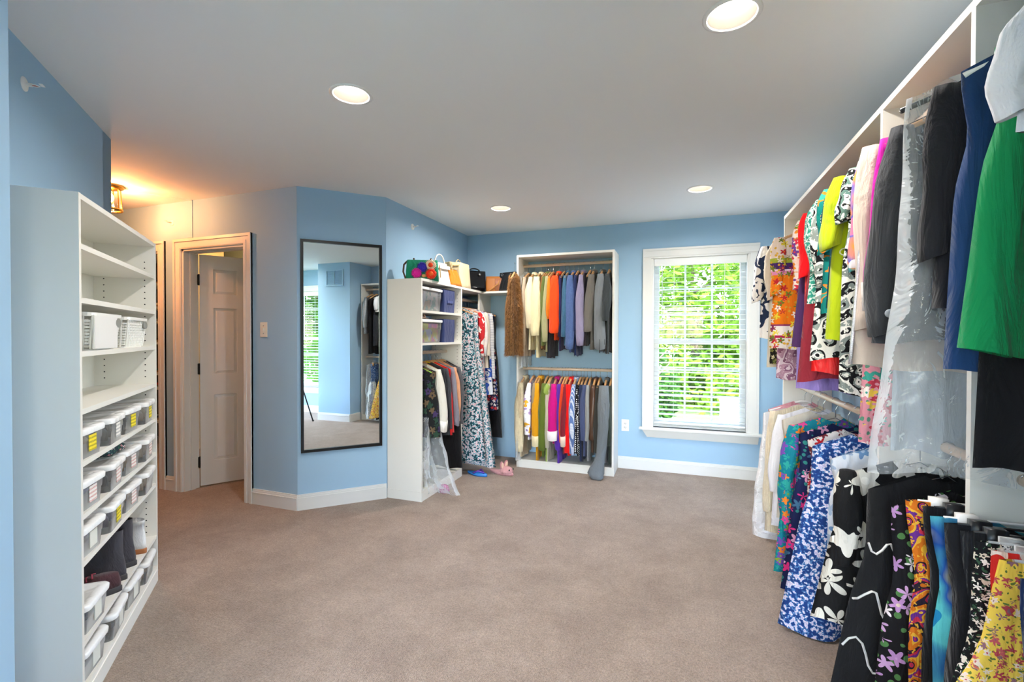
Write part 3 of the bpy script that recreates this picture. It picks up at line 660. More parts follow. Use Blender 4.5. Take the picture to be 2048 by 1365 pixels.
# -- long rack along the right wall (local x runs towards the camera)
RR_X, RR_Y0, RR_Y1, RR_H, RR_RODX = .66, 3.60, .74, 2.13, .76
RR_D = XR - RR_X - .002; RR_L = RR_Y0 - RR_Y1
rr = thing('long_clothes_rack', 'long white double-hang rack packed with clothes along the right wall', 'closet unit', (RR_X, RR_Y0, 0), -PI / 2)
DIV = [0, RR_Y0 - 1.99, RR_Y0 - 1.447, RR_L - T]
for x in DIV: B(x, x + T, 0, RR_D, 0, RR_H - .022).build('side_panel', MELA, rr)
B(0, RR_L, .0, RR_D, RR_H - .022, RR_H).build('top_panel', MELA, rr)
for a, b_ in zip(DIV[:-1], DIV[1:]):
    B(a + T, b_, .0, RR_D, .062, .081).build('bottom_shelf', MELA, rr); B(a + T, b_, .004, .018, 0, .062).build('toe_kick', MELA, rr)
    for z in (2.045, .985): obj('hanging_rod', rod_mesh(b_ - a - T).mesh('hanging_rod', True), RODM, rr, (a + T, RR_RODX - RR_X, z))

# ------------------------------------------------------------------ shoe boxes, baskets and shoes on the shelf unit
SUM = Matrix.Translation(SU_O) @ Matrix.Rotation(SU_R, 4, 'Z')
def su_pt(s, y, z): return tuple(SUM @ Vector((s, y, z)))
def tag_mat(name, paper, ink):
    if (name,) in _m: return _m[(name,)]
    m, t, p = newmat(name); tc = N(t, 'ShaderNodeTexCoord'); sx = N(t, 'ShaderNodeSeparateXYZ'); t.links.new(tc.outputs['Generated'], sx.inputs[0])
    a = N(t, 'ShaderNodeMath', operation='MULTIPLY'); t.links.new(sx.outputs[2], a.inputs[0]); a.inputs[1].default_value = 4.0
    b = N(t, 'ShaderNodeMath', operation='FRACT'); t.links.new(a.outputs[0], b.inputs[0])
    nz = N(t, 'ShaderNodeTexNoise', Scale=26.0, Detail=1.0); t.links.new(tc.outputs['Generated'], nz.inputs['Vector'])
    l = gt(t, b.outputs[0], .45); n2 = gt(t, nz.outputs[0], .5, 'GREATER_THAN'); x = N(t, 'ShaderNodeMath', operation='MULTIPLY'); t.links.new(l, x.inputs[0]); t.links.new(n2, x.inputs[1])
    t.links.new(mixc(t, x.outputs[0], paper, ink), p.inputs['Base Color']); p.inputs['Roughness'].default_value = .6
    _m[(name,)] = m; return m
TAGS = {'yellow': tag_mat('tag_yellow', '#f3dd2c', '#5d5320'), 'white': tag_mat('tag_white', '#eceae4', '#6a6f7c'), 'red': tag_mat('tag_redwhite', '#ece7e2', '#c0564e'), 'blank': plain('tag_blank', '#dfe0d6', .6)}
LIDM = plastic_film('box_lid', '#f3f4f4', .80, .25, 4.0)
CONT = {k: fab(c) for k, c in dict(dark='#2f3136', tan='#a98f74', blue='#5b6d92', grey='#8a8780', purple='#6b5f80', cream='#cfc3ae').items()}
def rrect(w, d, r, n=4):
    pts = []
    for cx, cy, a0 in ((w - r, d - r, 0), (-w + r, d - r, 90), (-w + r, -d + r, 180), (w - r, -d + r, 270)):
        for k in range(n + 1): a = R(a0 + 90 * k / n); pts.append((cx + r * math.cos(a), cy + r * math.sin(a)))
    return pts
def box_meshes():
    w, d, h = .100, .118, .100
    body = MB().rings([[(x, y, 0) for x, y in rrect(w * .88, d * .92, .02)], [(x, y, h * .55) for x, y in rrect(w * .93, d * .95, .02)], [(x, y, h * .56) for x, y in rrect(w * .955, d * .965, .02)], [(x, y, h) for x, y in rrect(w * .97, d * .975, .02)]], True, False)
    lid = MB().rings([[(x, y, h - .012) for x, y in rrect(w * 1.05, d * 1.04, .03)], [(x, y, h + .004) for x, y in rrect(w * 1.06, d * 1.05, .03)], [(x, y, h + .009) for x, y in rrect(w * 1.02, d * 1.01, .028)],
                       [(x, y, h + .009) for x, y in rrect(w * .80, d * .78, .015)], [(x, y, h + .004) for x, y in rrect(w * .77, d * .76, .015)]], False, True)
    return body.mesh('body', True), lid.mesh('lid', True), w, d, h
BODYM, LIDME, BW_, BD_, BH_ = box_meshes()
def shoe_box(label, s, z, tagk, cont, dy=0.0, rz=0.0, sc=1.0):
    o = thing('shoe_box', label, 'storage box', su_pt(s, .112 + dy, z), SU_R + R(rz), group='lidded shoe boxes on the white shelf unit'); o.scale = (sc, 1, 1.0)
    obj('body', BODYM, CLEARP, o); obj('lid', LIDME, LIDM, o)
    c = MB()
    for k in (-1, 1): c.rings([[(k * .038 + .03 * a * math.cos(t), -.09 + .18 * v, .012 + .05 * b_ * (1 + math.sin(t))) for t in [2 * PI * j / 10 for j in range(10)]] for v, a, b_ in ((0, .3, .4), (.12, .9, .65), (.4, 1, .5), (.7, .85, .7), (.92, .8, .85), (1, .4, .6))])
    c.build('contents', CONT[cont], o, smooth=True)
    if tagk: B(-.028, .028, -BD_ * .972 - .002, -BD_ * .972, .022, .080).build('tag', TAGS[tagk], o)
    return o
ROW = [.125, .368, .612, .858]
for z, spec in ((.878, [('yellow', 'tan', 'yellow tag, tan shoes, beside the near side panel'), ('white', 'grey', 'white printed tag, on the row under the empty shelf'), ('yellow', 'dark', 'yellow tag, holding dark shoes, second from the row end'), ('yellow', 'cream', 'yellow tag, holding cream shoes, at the far end')]),
                (.692, [('red', 'blue', 'red-lettered tag, blue contents, beside the near side panel'), ('red', 'dark', 'red-lettered tag, dark shoes, under the floral bundle'), ('red', 'tan', 'red-lettered tag, tan shoes, beside the floral bundle'), ('red', 'cream', 'red-lettered tag, cream shoes, end of floral bundle row')]),
                (.526, [('blank', 'blue', 'blank label, blue contents, above the laced burgundy shoe'), ('yellow', 'purple', 'yellow tag, purple shoes, directly above the boots'), ('red', 'tan', 'red-lettered tag, tan shoes, directly above the boots'), (None, 'cream', 'no tag, pale contents, above the white sneaker')]),
                (.081, [('blank', 'grey', 'blank label, on the bottom board beside the near panel'), ('blank', 'grey', 'blank label, second on the bottom board'), ('blank', 'tan', 'blank label, third on the bottom board'), (None, 'cream', 'no tag, at the far end of the bottom board')])):
    for k, (tg, ct, txt) in enumerate(spec):
        shoe_box('clear white-lidded shoe box, ' + txt, ROW[k] + (0.02 if z < .1 and k < 3 else 0), z, tg, ct, dy=.006 - .006 * (k % 2), rz=(-4, 2, -3, 3)[k])
shoe_box('clear shoe box with white lid, blue contents, beside the boots', .155, .245, 'blank', 'blue', dy=.004, rz=-3)
# floral bundle
fb = MB(); rg = random.Random(4)
fb.rings([[((.115 + .012 * math.sin(3 * a + i)) * r_ * math.cos(a), (.07 + .01 * math.sin(5 * a + i)) * r_ * math.sin(a), z + .004 * math.sin(7 * a + i * 2)) for a in [2 * PI * j / 24 for j in range(24)]] for i, (r_, z) in enumerate(((.7, .0), (1, .014), (1.02, .03), (.85, .046), (.5, .056), (.12, .058)))])
fl = fb.build('floral_scarf', pr('floral', '#2c3f49', ['#e9dcd8', '#7d9aa0', '#c98a8e', '#3d6a55'], 60, .4, '#44725c'), smooth=True)
fl.location = su_pt(.50, .09, .692 + BH_ + .0105); fl.rotation_euler = (0, 0, SU_R)
tag(fl, 'dark floral scarf folded on top of two shoe boxes', 'scarf')
# baskets: woven-look plastic with rim, handle slot and slats
BASKM = plain('basket_plastic', '#eeeee9', .4)
def basket(label, s, z, w, d, h, panel):
    o = thing('storage_basket', label, 'basket', su_pt(s, .125, z), SU_R, group='white baskets on the shelf unit')
    def rr_(k, zz): return [(x * k, y * k, zz) for x, y in rrect(w, d, .03)]
    MB().rings([rr_(1.0, h * .90), rr_(1.03, h * .90), rr_(1.03, h), rr_(.985, h), rr_(.985, h * .90)], False, False).build('rim', BASKM, o, smooth=False)
    MB().rings([rr_(.86, .0), rr_(.86, .006)]).build('base', BASKM, o)
    for k in range(9): MB().rings([rr_(.865 + .013 * k, .01 + k * h * .085), rr_(.865 + .013 * k + .004, .01 + k * h * .085), rr_(.865 + .013 * k + .008, .01 + k * h * .085 + h * .058), rr_(.865 + .013 * k + .004, .01 + k * h * .085 + h * .058), rr_(.865 + .013 * k, .01 + k * h * .085)], False, False).build('band', BASKM, o)
    pts = rrect(w, d, .03, 2); st = MB()
    for i in range(0, 44):
        t = i / 44; 
        per = [(-w, -d), (w, -d), (w, d), (-w, d), (-w, -d)]; tot = 4 * (w + d); L_ = t * tot; k = 0
        seg = [2 * w, 2 * d, 2 * w, 2 * d]
        while L_ > seg[k]: L_ -= seg[k]; k += 1
        f = L_ / seg[k]; x = per[k][0] + (per[k + 1][0] - per[k][0]) * f; y = per[k][1] + (per[k + 1][1] - per[k][1]) * f
        r_ = 1 - .0; st.tube([(x * .862, y * .862, .004), (x * .975, y * .975, h * .92)], .0035, 5)
    st.build('ribs', BASKM, o, kind='stuff')
    if panel: B(-w * .98, w * .55, -d * 1.0 - .004, -d * .965, .004, h * .93).build('front_panel', WHITEP, o, bevel=.002)
    hm = MB().rings([[(w * .62 + .034 * math.cos(a) * (1 if abs(math.cos(a)) < .7 else .95), -d * 1.005 - .002 * q, h * .76 + .018 * math.sin(a)) for a in [2 * PI * j / 16 for j in range(16)]] for q in (0, 2)], True, True)
    hm.build('handle_slot', plain('slot_grey', '#8f918c', .7), o)
    return o
basket('large white plastic basket with a plain front panel', .31, 1.264, .165, .118, .142, True)
basket('smaller white woven-look basket without a front panel', .72, 1.264, .155, .118, .140, False)
# shoes
def shoe(name, label, cat, loc, rz, mat, sole, L=.26, h=.085, shaft=0.0, laces=None, stripe=None, group=None):
    o = thing(name, label, cat, loc, rz, group=group); w = .043
    def outline(k, z, sx=1.0):
        out = []
        for j in range(20):
            a = 2 * PI * j / 20; y = math.sin(a); yy = -L / 2 * y
            wid = w * (.78 + .22 * math.cos(PI * (y + .35))) * k
            out.append((wid * math.cos(a) * sx, yy * (.98 if k < 1 else 1), z))
        return out
    MB().rings([outline(1.0, 0), outline(1.05, .008), outline(1.05, .02), outline(.98, .024)]).build('sole', sole, o, smooth=True)
    rings = []
    for z, k, y0, y1 in ((.022, .98, -L / 2 + .004, L / 2 - .004), (.045, .95, -L / 2 + .012, L / 2 - .004), (h * .8, .80, -L / 2 + .07, L / 2 - .008), (h, .66, -L / 2 + .12, L / 2 - .012)):
        rings.append([(w * k * (.8 + .2 * math.cos(PI * (math.sin(a) + .35))) * math.cos(a), (y0 + y1) / 2 - (y1 - y0) / 2 * math.sin(a), z) for a in [2 * PI * j / 20 for j in range(20)]])
    if shaft:
        for z in (h + .03, h + shaft * .6, h + shaft): rings.append([(w * .74 * math.cos(a), L / 2 - .012 - .058 - .055 * math.sin(a), z) for a in [2 * PI * j / 20 for j in range(20)]])
    MB().rings(rings, True, not shaft).build('upper', mat, o, smooth=True)
    if laces:
        lm = MB()
        for k in range(4): lm.tube([(-.026, -.02 + k * .018, h * .72 + k * .008), (0, -.026 + k * .018, h * .80 + k * .009), (.026, -.02 + k * .018, h * .72 + k * .008)], .0028, 6)
        lm.build('laces', laces, o)
    if stripe:
        for s_ in (-1, 1): B(s_ * w * .90 - .002, s_ * w * .90 + .002, -.03, .07, .046, .058).build('stripe', stripe, o)
    return o
BOOT = fab('#46444a'); SOLED = plain('sole_dark', '#3a383b', .7)
shoe('ankle_boot', 'dark grey ankle boot beside the white sneaker', 'boot', su_pt(.63, .125, .245), SU_R + R(183), BOOT, SOLED, .25, .10, .12)
shoe('ankle_boot', 'dark grey ankle boot beside the laced burgundy shoe', 'boot', su_pt(.50, .125, .245), SU_R + R(178), BOOT, SOLED, .25, .10, .12)
shoe('laced_shoe', 'burgundy laced shoe between shoe box and boots', 'shoe', su_pt(.375, .115, .245), SU_R + R(186), fab('#4d3338'), SOLED, .25, .08, 0, fab('#a03a4c'))
shoe('sneaker', 'white sneaker with black stripe and brown sole', 'sneaker', su_pt(.83, .11, .245), SU_R + R(150), fab('#e8e8e8'), plain('gum_sole', '#a9683a', .6), .27, .11, .05, fab('#b8bcc0'), fab('#1d2024'))

# ------------------------------------------------------------------ inner closet shoe shelves (seen through the doorway)
ic = thing('inner_shoe_shelves', 'shelves of shoes seen through the narrow doorway', 'shelf unit', (-6.66, 3.87, 0))
ICZ = [2.29, 1.95, 1.67, 1.495, 1.24, .866, .69, .285]
B(0, T, 0, .32, 0, H - .02).build('side_panel', MELA, ic); B(1.4, 1.4 + T, 0, .32, 0, H - .02).build('side_panel', MELA, ic)
B(T, 1.4, .315, .32, 0, H - .02).build('back_panel', plain('dark_back', '#5d5347', .8), ic)
for z in ICZ: B(T, 1.4, .002, .314, z - .03, z).build('shelf', MELA, ic)
rg = random.Random(8); hues = ['#c8452f', '#e9e3d8', '#2b3440', '#b98a4a', '#e1d6c0', '#b3262e', '#2e5a3a', '#8a2f4a', '#26282c', '#d97a3a', '#3c6b66', '#dcdcda']
hn = ['red-orange', 'off-white', 'navy', 'tan', 'cream', 'crimson', 'green', 'wine', 'black', 'orange', 'teal', 'pale grey']
lev = ['top', 'second', 'third', 'fourth', 'fifth', 'sixth', 'seventh', 'lowest']
k = 0
for i, z in enumerate(ICZ):
    for x in (-6.02, -5.90):
        c = k % 12; k += 1
        shoe('stored_shoe', '%s shoe on the %s shelf seen through the narrow doorway' % (hn[c], lev[i]), 'shoe', (x, 4.02, z), R(rg.uniform(-6, 6)), fab(hues[c]), plain('sole_tan', '#8d6f52', .7), .24, .075, group='shoes in the inner closet')

# ------------------------------------------------------------------ bins and shoes in the closet tower
TWM = Matrix.Translation(TW_O) @ Matrix.Rotation(TW_R, 4, 'Z')
def tw_pt(s, y, z): return tuple(TWM @ Vector((s, y, z)))
def big_bin(label, s, z, stuff_mat):
    o = thing('clear_bin', label, 'storage bin', tw_pt(s, .155, z), TW_R)
    w, d, h = .185, .135, .185
    MB().rings([[(x, y, 0) for x, y in rrect(w * .90, d * .92, .02)], [(x, y, h * .6) for x, y in rrect(w * .95, d * .96, .02)], [(x, y, h * .61) for x, y in rrect(w * .965, d * .97, .02)], [(x, y, h) for x, y in rrect(w * .985, d * .98, .02)]], True, False).build('body', CLEARP, o, smooth=True)
    MB().rings([[(x, y, h - .014) for x, y in rrect(w * 1.03, d * 1.04, .025)], [(x, y, h + .004) for x, y in rrect(w * 1.04, d * 1.05, .025)], [(x, y, h + .008) for x, y in rrect(w * 1.0, d * 1.0, .02)]], False, True).build('lid', LIDM, o, smooth=True)
    MB().rings([[(x * (1 + .03 * math.sin(9 * i + j)), y * (1 + .03 * math.cos(5 * i + 2 * j)), zz) for j, (x, y) in enumerate(rrect(w * .84, d * .86, .03))] for i, zz in enumerate((.008, .05, .1, .14, .16))]).build('folded_clothes', stuff_mat, o, smooth=True)
big_bin('clear lidded bin of pale clothes on the upper tower shelf', .205, 1.525, pr('water', '#d9d7dd', ['#b9bccb', '#e5dcd8', '#7fb0b4', '#c9b7a9'], 14, .6))
big_bin('clear lidded bin of colourful clothes on the lower tower shelf', .205, 1.262, pr('water', '#8f9cc0', ['#4a78b8', '#e05fa8', '#d8dc4c', '#c8cbd8'], 12, .7))
NAVY = fab('#34406f')
for lab, z in (('navy fabric cube with handle strap on the upper tower shelf', 1.525), ('navy fabric cube without strap on the lower tower shelf', 1.262)):
    o = thing('fabric_cube', lab, 'storage cube', tw_pt(.525, .15, z), TW_R)
    w, d, h = .105, .13, .205
    MB().rings([[(x, y, zz) for x, y in rrect(w * k_, d * k_, .01)] for zz, k_ in ((0, .96), (h * .5, 1), (h, .99), (h, .955), (.01, .93))], True, True).build('body', NAVY, o)
    if z > 1.4: MB().box(-.05, .05, -d - .006, -d - .001, .085, .108).build('handle', fab('#45538a'), o)
def heel(label, s, y, z, rz, mat):
    o = thing('high_heel', label, 'shoe', tw_pt(s, y, z), TW_R + R(rz)); 
    path = [(-.10, .012), (-.05, .010), (0, .030), (.05, .062), (.09, .075)]
    MB().rings([[(.03 * k_ * math.cos(a), y_, z_ + .004 * math.sin(a)) for a in [2 * PI * j / 12 for j in range(12)]] for (y_, z_), k_ in zip(path, (.4, 1, .85, .8, .75))]).build('sole', mat, o, smooth=True)
    MB().tube([(0, .085, .07), (0, .09, .03), (0, .088, .001)], [.012, .006, .005], 8).build('heel', mat, o, smooth=True)
    MB().tube([(-.03, -.05, .012), (-.015, -.05, .035), (.015, -.05, .035), (.03, -.05, .012)], .008, 8).build('toe_strap', mat, o, smooth=True)
heel('nude high heel on the clear bin, toe toward the room', .07, .12, 1.262 + .195, 20, plain('nude_leather', '#c9a58c', .4)); heel('nude high heel on the clear bin, turned sideways', .17, .13, 1.262 + .195, 65, plain('nude_leather', '#c9a58c', .4))
# waste bin with liner
wb = thing('waste_bin', 'white plastic waste bin at the bottom of the closet tower', 'bin', tw_pt(.125, .13, .081), TW_R)
MB().rings([[(x, y, zz) for x, y in rrect(.085 * k_, .10 * k_, .02)] for zz, k_ in ((0, .82), (.29, 1.0), (.30, 1.03), (.305, 1.0), (.02, .8))], True, True).build('body', WHITEP, wb, smooth=True)
MB().rings([[(x * (k_ + .03 * math.sin(j * 2.3 + i)), y * (k_ + .03 * math.cos(j * 1.7 + i)), zz + .008 * math.sin(j * 1.3)) for j, (x, y) in enumerate(rrect(.085, .10, .02))] for i, (zz, k_) in enumerate(((.22, 1.05), (.27, 1.07), (.315, 1.06), (.30, .9), (.2, .8)))], False, False).build('liner', FILM, wb, smooth=True)

# ------------------------------------------------------------------ handbags on the corner shelf
ZS = TW_H
def bag_body(w, d, h, kt=.9, kd=.35, n=5, bulge=.0):
    return MB().rings([[(x * (1 + (kt - 1) * t) * (1 + bulge * math.sin(PI * t)), y * (1 + (kd - 1) * t), h * t) for x, y in rrect(w, d, .02)] for t in [i / n for i in range(n + 1)]])
def arc(w, z0, h, y=0, n=12): return [(w * math.cos(PI * (1 - i / n)), y, z0 + h * math.sin(PI * i / n)) for i in range(n + 1)]
def pompom(parent, c, r, mat, core=None, npet=22):
    m = MB()
    for k in range(npet):
        a = 2 * PI * k / npet; e = Vector((math.cos(a), 0, math.sin(a)))
        m.tube([(c[0], c[1], c[2]), (c[0] + e.x * r * .7, c[1] - .012, c[2] + e.z * r * .7), (c[0] + e.x * r, c[1] - .004, c[2] + e.z * r)], [.006, .006, .002], 5)
    m.ball((c[0], c[1] - .006, c[2]), (r * .55, .016, r * .55))
    o = m.build('flower', mat, parent, smooth=True)
    if core: MB().ball((c[0], c[1] - .016, c[2]), (r * .42, .014, r * .42)).build('flower_core', core, o, smooth=True)
p = on_x(838, -2.0, 540); gb = thing('handbag', 'green handbag decorated with bright pompom flowers', 'handbag', (-2.02, 3.42, ZS), R(28), group='handbags on the corner shelf')
MB().rings([[(x * k_, y * kd, z) for x, y in rrect(.135, .055, .02)] for z, k_, kd in ((0, 1.0, 1), (.08, .98, .9), (.165, .93, .4), (.172, .90, .3))]).build('body', fab('#1f8f6c'), gb, smooth=True)
for x in (-.07, .07): MB().ball((x, 0, .18), (.008, .008, .010)).build('clasp', plain('dark_wood', '#4b2f22', .4), gb, smooth=True)
MB().tube([(-.125, 0, .16), (-.15, -.01, .13), (-.155, -.02, .07), (-.135, -.03, .01)], .008, 6).build('strap', plain('brown_leather', '#5b3b2c', .5), gb, smooth=True)
pompom(gb, (-.045, -.062, .055), .045, fab('#d6249a')); pompom(gb, (.0, -.052, .105), .046, fab('#3a2fae')); pompom(gb, (.068, -.048, .125), .048, fab('#f2d2b6'), fab('#f05022')); pompom(gb, (.072, -.066, .05), .046, fab('#f23b1e'), fab('#f26a2a'))
MB().ball((.015, -.066, .034), (.02, .012, .014)).build('button', plain('tan_leather', '#c59a62', .5), gb, smooth=True)
wbg = thing('handbag', 'pale grey leather handbag with a round top handle', 'handbag', (-2.03, 3.70, ZS), R(82), group='handbags on the corner shelf')
bag_body(.115, .07, .19, .85, .45).build('body', plain('pale_leather', '#d8d2cb', .45), wbg, smooth=True, bevel=0)
MB().tube(arc(.075, .165, .10, -.02), .006, 8).build('handle', plain('pale_leather2', '#e6ded4', .45), wbg, smooth=True); B(-.10, .10, -.062, -.056, .135, .165).build('flap_trim', plain('pale_leather2', '#e6ded4', .45), wbg)
MB().tube([(-.06, -.06, .16), (-.065, -.075, .10), (-.055, -.07, .05)], .005, 6).build('tassel', plain('tan_leather', '#c59a62', .5), wbg)
bb = thing('handbag', 'camel suede bucket bag with cream drawstring top', 'handbag', (-2.0, 3.905, ZS), R(78), group='handbags on the corner shelf')
bag_body(.085, .07, .165, .55, .35, bulge=.12).build('body', fab('#c4781f'), bb, smooth=True)
MB().rings([[(x * k_ * (1 + .08 * math.sin(j * 1.9)), y * k_ * .8, z) for j, (x, y) in enumerate(rrect(.06, .05, .02))] for z, k_ in ((.155, .8), (.185, 1.0), (.215, 1.15), (.222, 1.0))], False, True).build('gathered_top', fab('#b9ab85'), bb, smooth=True)
MB().tube([(-.05, -.05, .20), (-.07, -.06, .17), (-.06, -.065, .13)], .005, 6).tube([(-.04, -.05, .19), (.04, -.05, .20), (.07, -.04, .21)], .006, 6).build('drawstring', plain('tan_cord', '#d8b27a', .6), bb)
ct = thing('handbag', 'tall plain cream tote between suede and black bags', 'handbag', (-2.01, 4.13, ZS), R(88), group='handbags on the corner shelf')
bag_body(.10, .065, .245, 1.12, .55).build('body', fab('#d9c6a0'), ct, smooth=True); MB().tube(arc(.05, .235, .05, .03), .005, 6).build('handle', fab('#cdb98f'), ct)
pb = thing('handbag', 'black patent tote propped in the shelf corner', 'handbag', (-2.0, 4.40, ZS), R(50), group='handbags on the corner shelf')
bag_body(.125, .06, .21, 1.03, .4).build('body', plain('patent', '#0d0e12', .08, bump=1.0, bscale=14), pb, smooth=True); MB().tube(arc(.06, .2, .03, -.02), .007, 6).build('handle', BLACKP, pb); MB().ball((.05, -.045, .17), (.012, .006, .012)).build('clasp', CHROME, pb, smooth=True)
cg = thing('handbag', 'cognac brown bag leaning between two black totes', 'handbag', (-1.845, 4.575, ZS), R(18), group='handbags on the corner shelf')
bag_body(.085, .055, .165, .95, .5).build('body', plain('cognac', '#b06a24', .5), cg, smooth=True)
MB().rings([[(x, y, z) for x, y in rrect(.04, .01, .008)] for z in (.02, .14)]).xf(Matrix.Translation((.055, -.055, 0))).build('pocket', plain('rose_leather', '#a4694a', .5), cg, smooth=True); MB().tube([(.07, -.05, .15), (.05, -.075, .08), (-.02, -.07, .03), (-.05, -.06, .01)], .006, 6).build('strap', plain('cognac_strap', '#c08a4c', .5), cg)
qb = thing('handbag', 'black quilted tote with silver rings beside the fur vest', 'handbag', (-1.672, 4.56, ZS), R(-12), group='handbags on the corner shelf')
bag_body(.098, .055, .20, 1.02, .45).build('body', plain('black_leather', '#17191d', .4), qb, smooth=True)
for k in range(5): MB().tube([(-.08 + k * .028, -.052, .03), (-.05 + k * .028, -.045, .12)], .005, 6).build('quilt_ridge', plain('black_leather', '#17191d', .4), qb)
for x in (-.06, .045): MB().tube([(x + .012 * math.cos(a), -.034, .175 + .012 * math.sin(a)) for a in [2 * PI * j / 12 for j in range(12)]], .003, 6, True).build('ring', CHROME, qb, smooth=True)

# ------------------------------------------------------------------ slippers on the floor
ps = thing('animal_slipper', 'pink animal-face slipper with ears on the carpet', 'slipper', (-1.60, 4.17, 0), R(72), group='slippers by the long dresses')
def outl(k, z, L=.27, w=.052): return [(w * k * (.85 + .15 * math.cos(PI * (math.sin(a) - .2))) * math.cos(a), -L / 2 * k * math.sin(a), z) for a in [2 * PI * j / 24 for j in range(24)]]
PINK = fab('#cf9a9c', kind='velvet')
MB().rings([outl(1.0, .001), outl(1.06, .012), outl(1.0, .026)]).build('sole', PINK, ps, smooth=True)
MB().rings([[(.056 * k * math.cos(a), -.135 + .075 + .07 * k * math.sin(a) * -1, .02 + z) for a in [2 * PI * j / 20 for j in range(20)]] for k, z in ((1.0, 0), (.98, .02), (.85, .042), (.5, .056), (.1, .06))]).build('face', PINK, ps, smooth=True)
for s_ in (-1, 1):
    MB().ball((s_ * .03, -.118, .058), (.008, .006, .009)).build('eye', BLACKP, ps, smooth=True)
    e = MB().ball((0, 0, 0), (.03, .009, .045)).xf(Matrix.Translation((s_ * .028, -.03, .085)) @ Matrix.Rotation(R(20 * s_), 4, 'Y')).build('ear', fab('#b77f84', kind='velvet'), ps, smooth=True)
    MB().ball((0, 0, 0), (.02, .004, .034)).xf(Matrix.Translation((s_ * .028, -.039, .085)) @ Matrix.Rotation(R(20 * s_), 4, 'Y')).build('inner_ear', fab('#e0bda6', kind='velvet'), e, smooth=True)
bs_ = thing('flip_flop', 'blue flip-flop beside the pink animal slipper', 'sandal', (-1.80, 4.05, 0), R(75), group='slippers by the long dresses')
MB().rings([outl(.85, .001), outl(.88, .012), outl(.85, .024)]).build('sole', plain('blue_foam', '#2f7fcf', .5), bs_, smooth=True); MB().tube([(-.04, .02, .024), (-.025, -.03, .05), (0, -.08, .03), (.025, -.03, .05), (.04, .02, .024)], .007, 8).build('strap', plain('purple_rubber', '#6b3fae', .4), bs_, smooth=True)

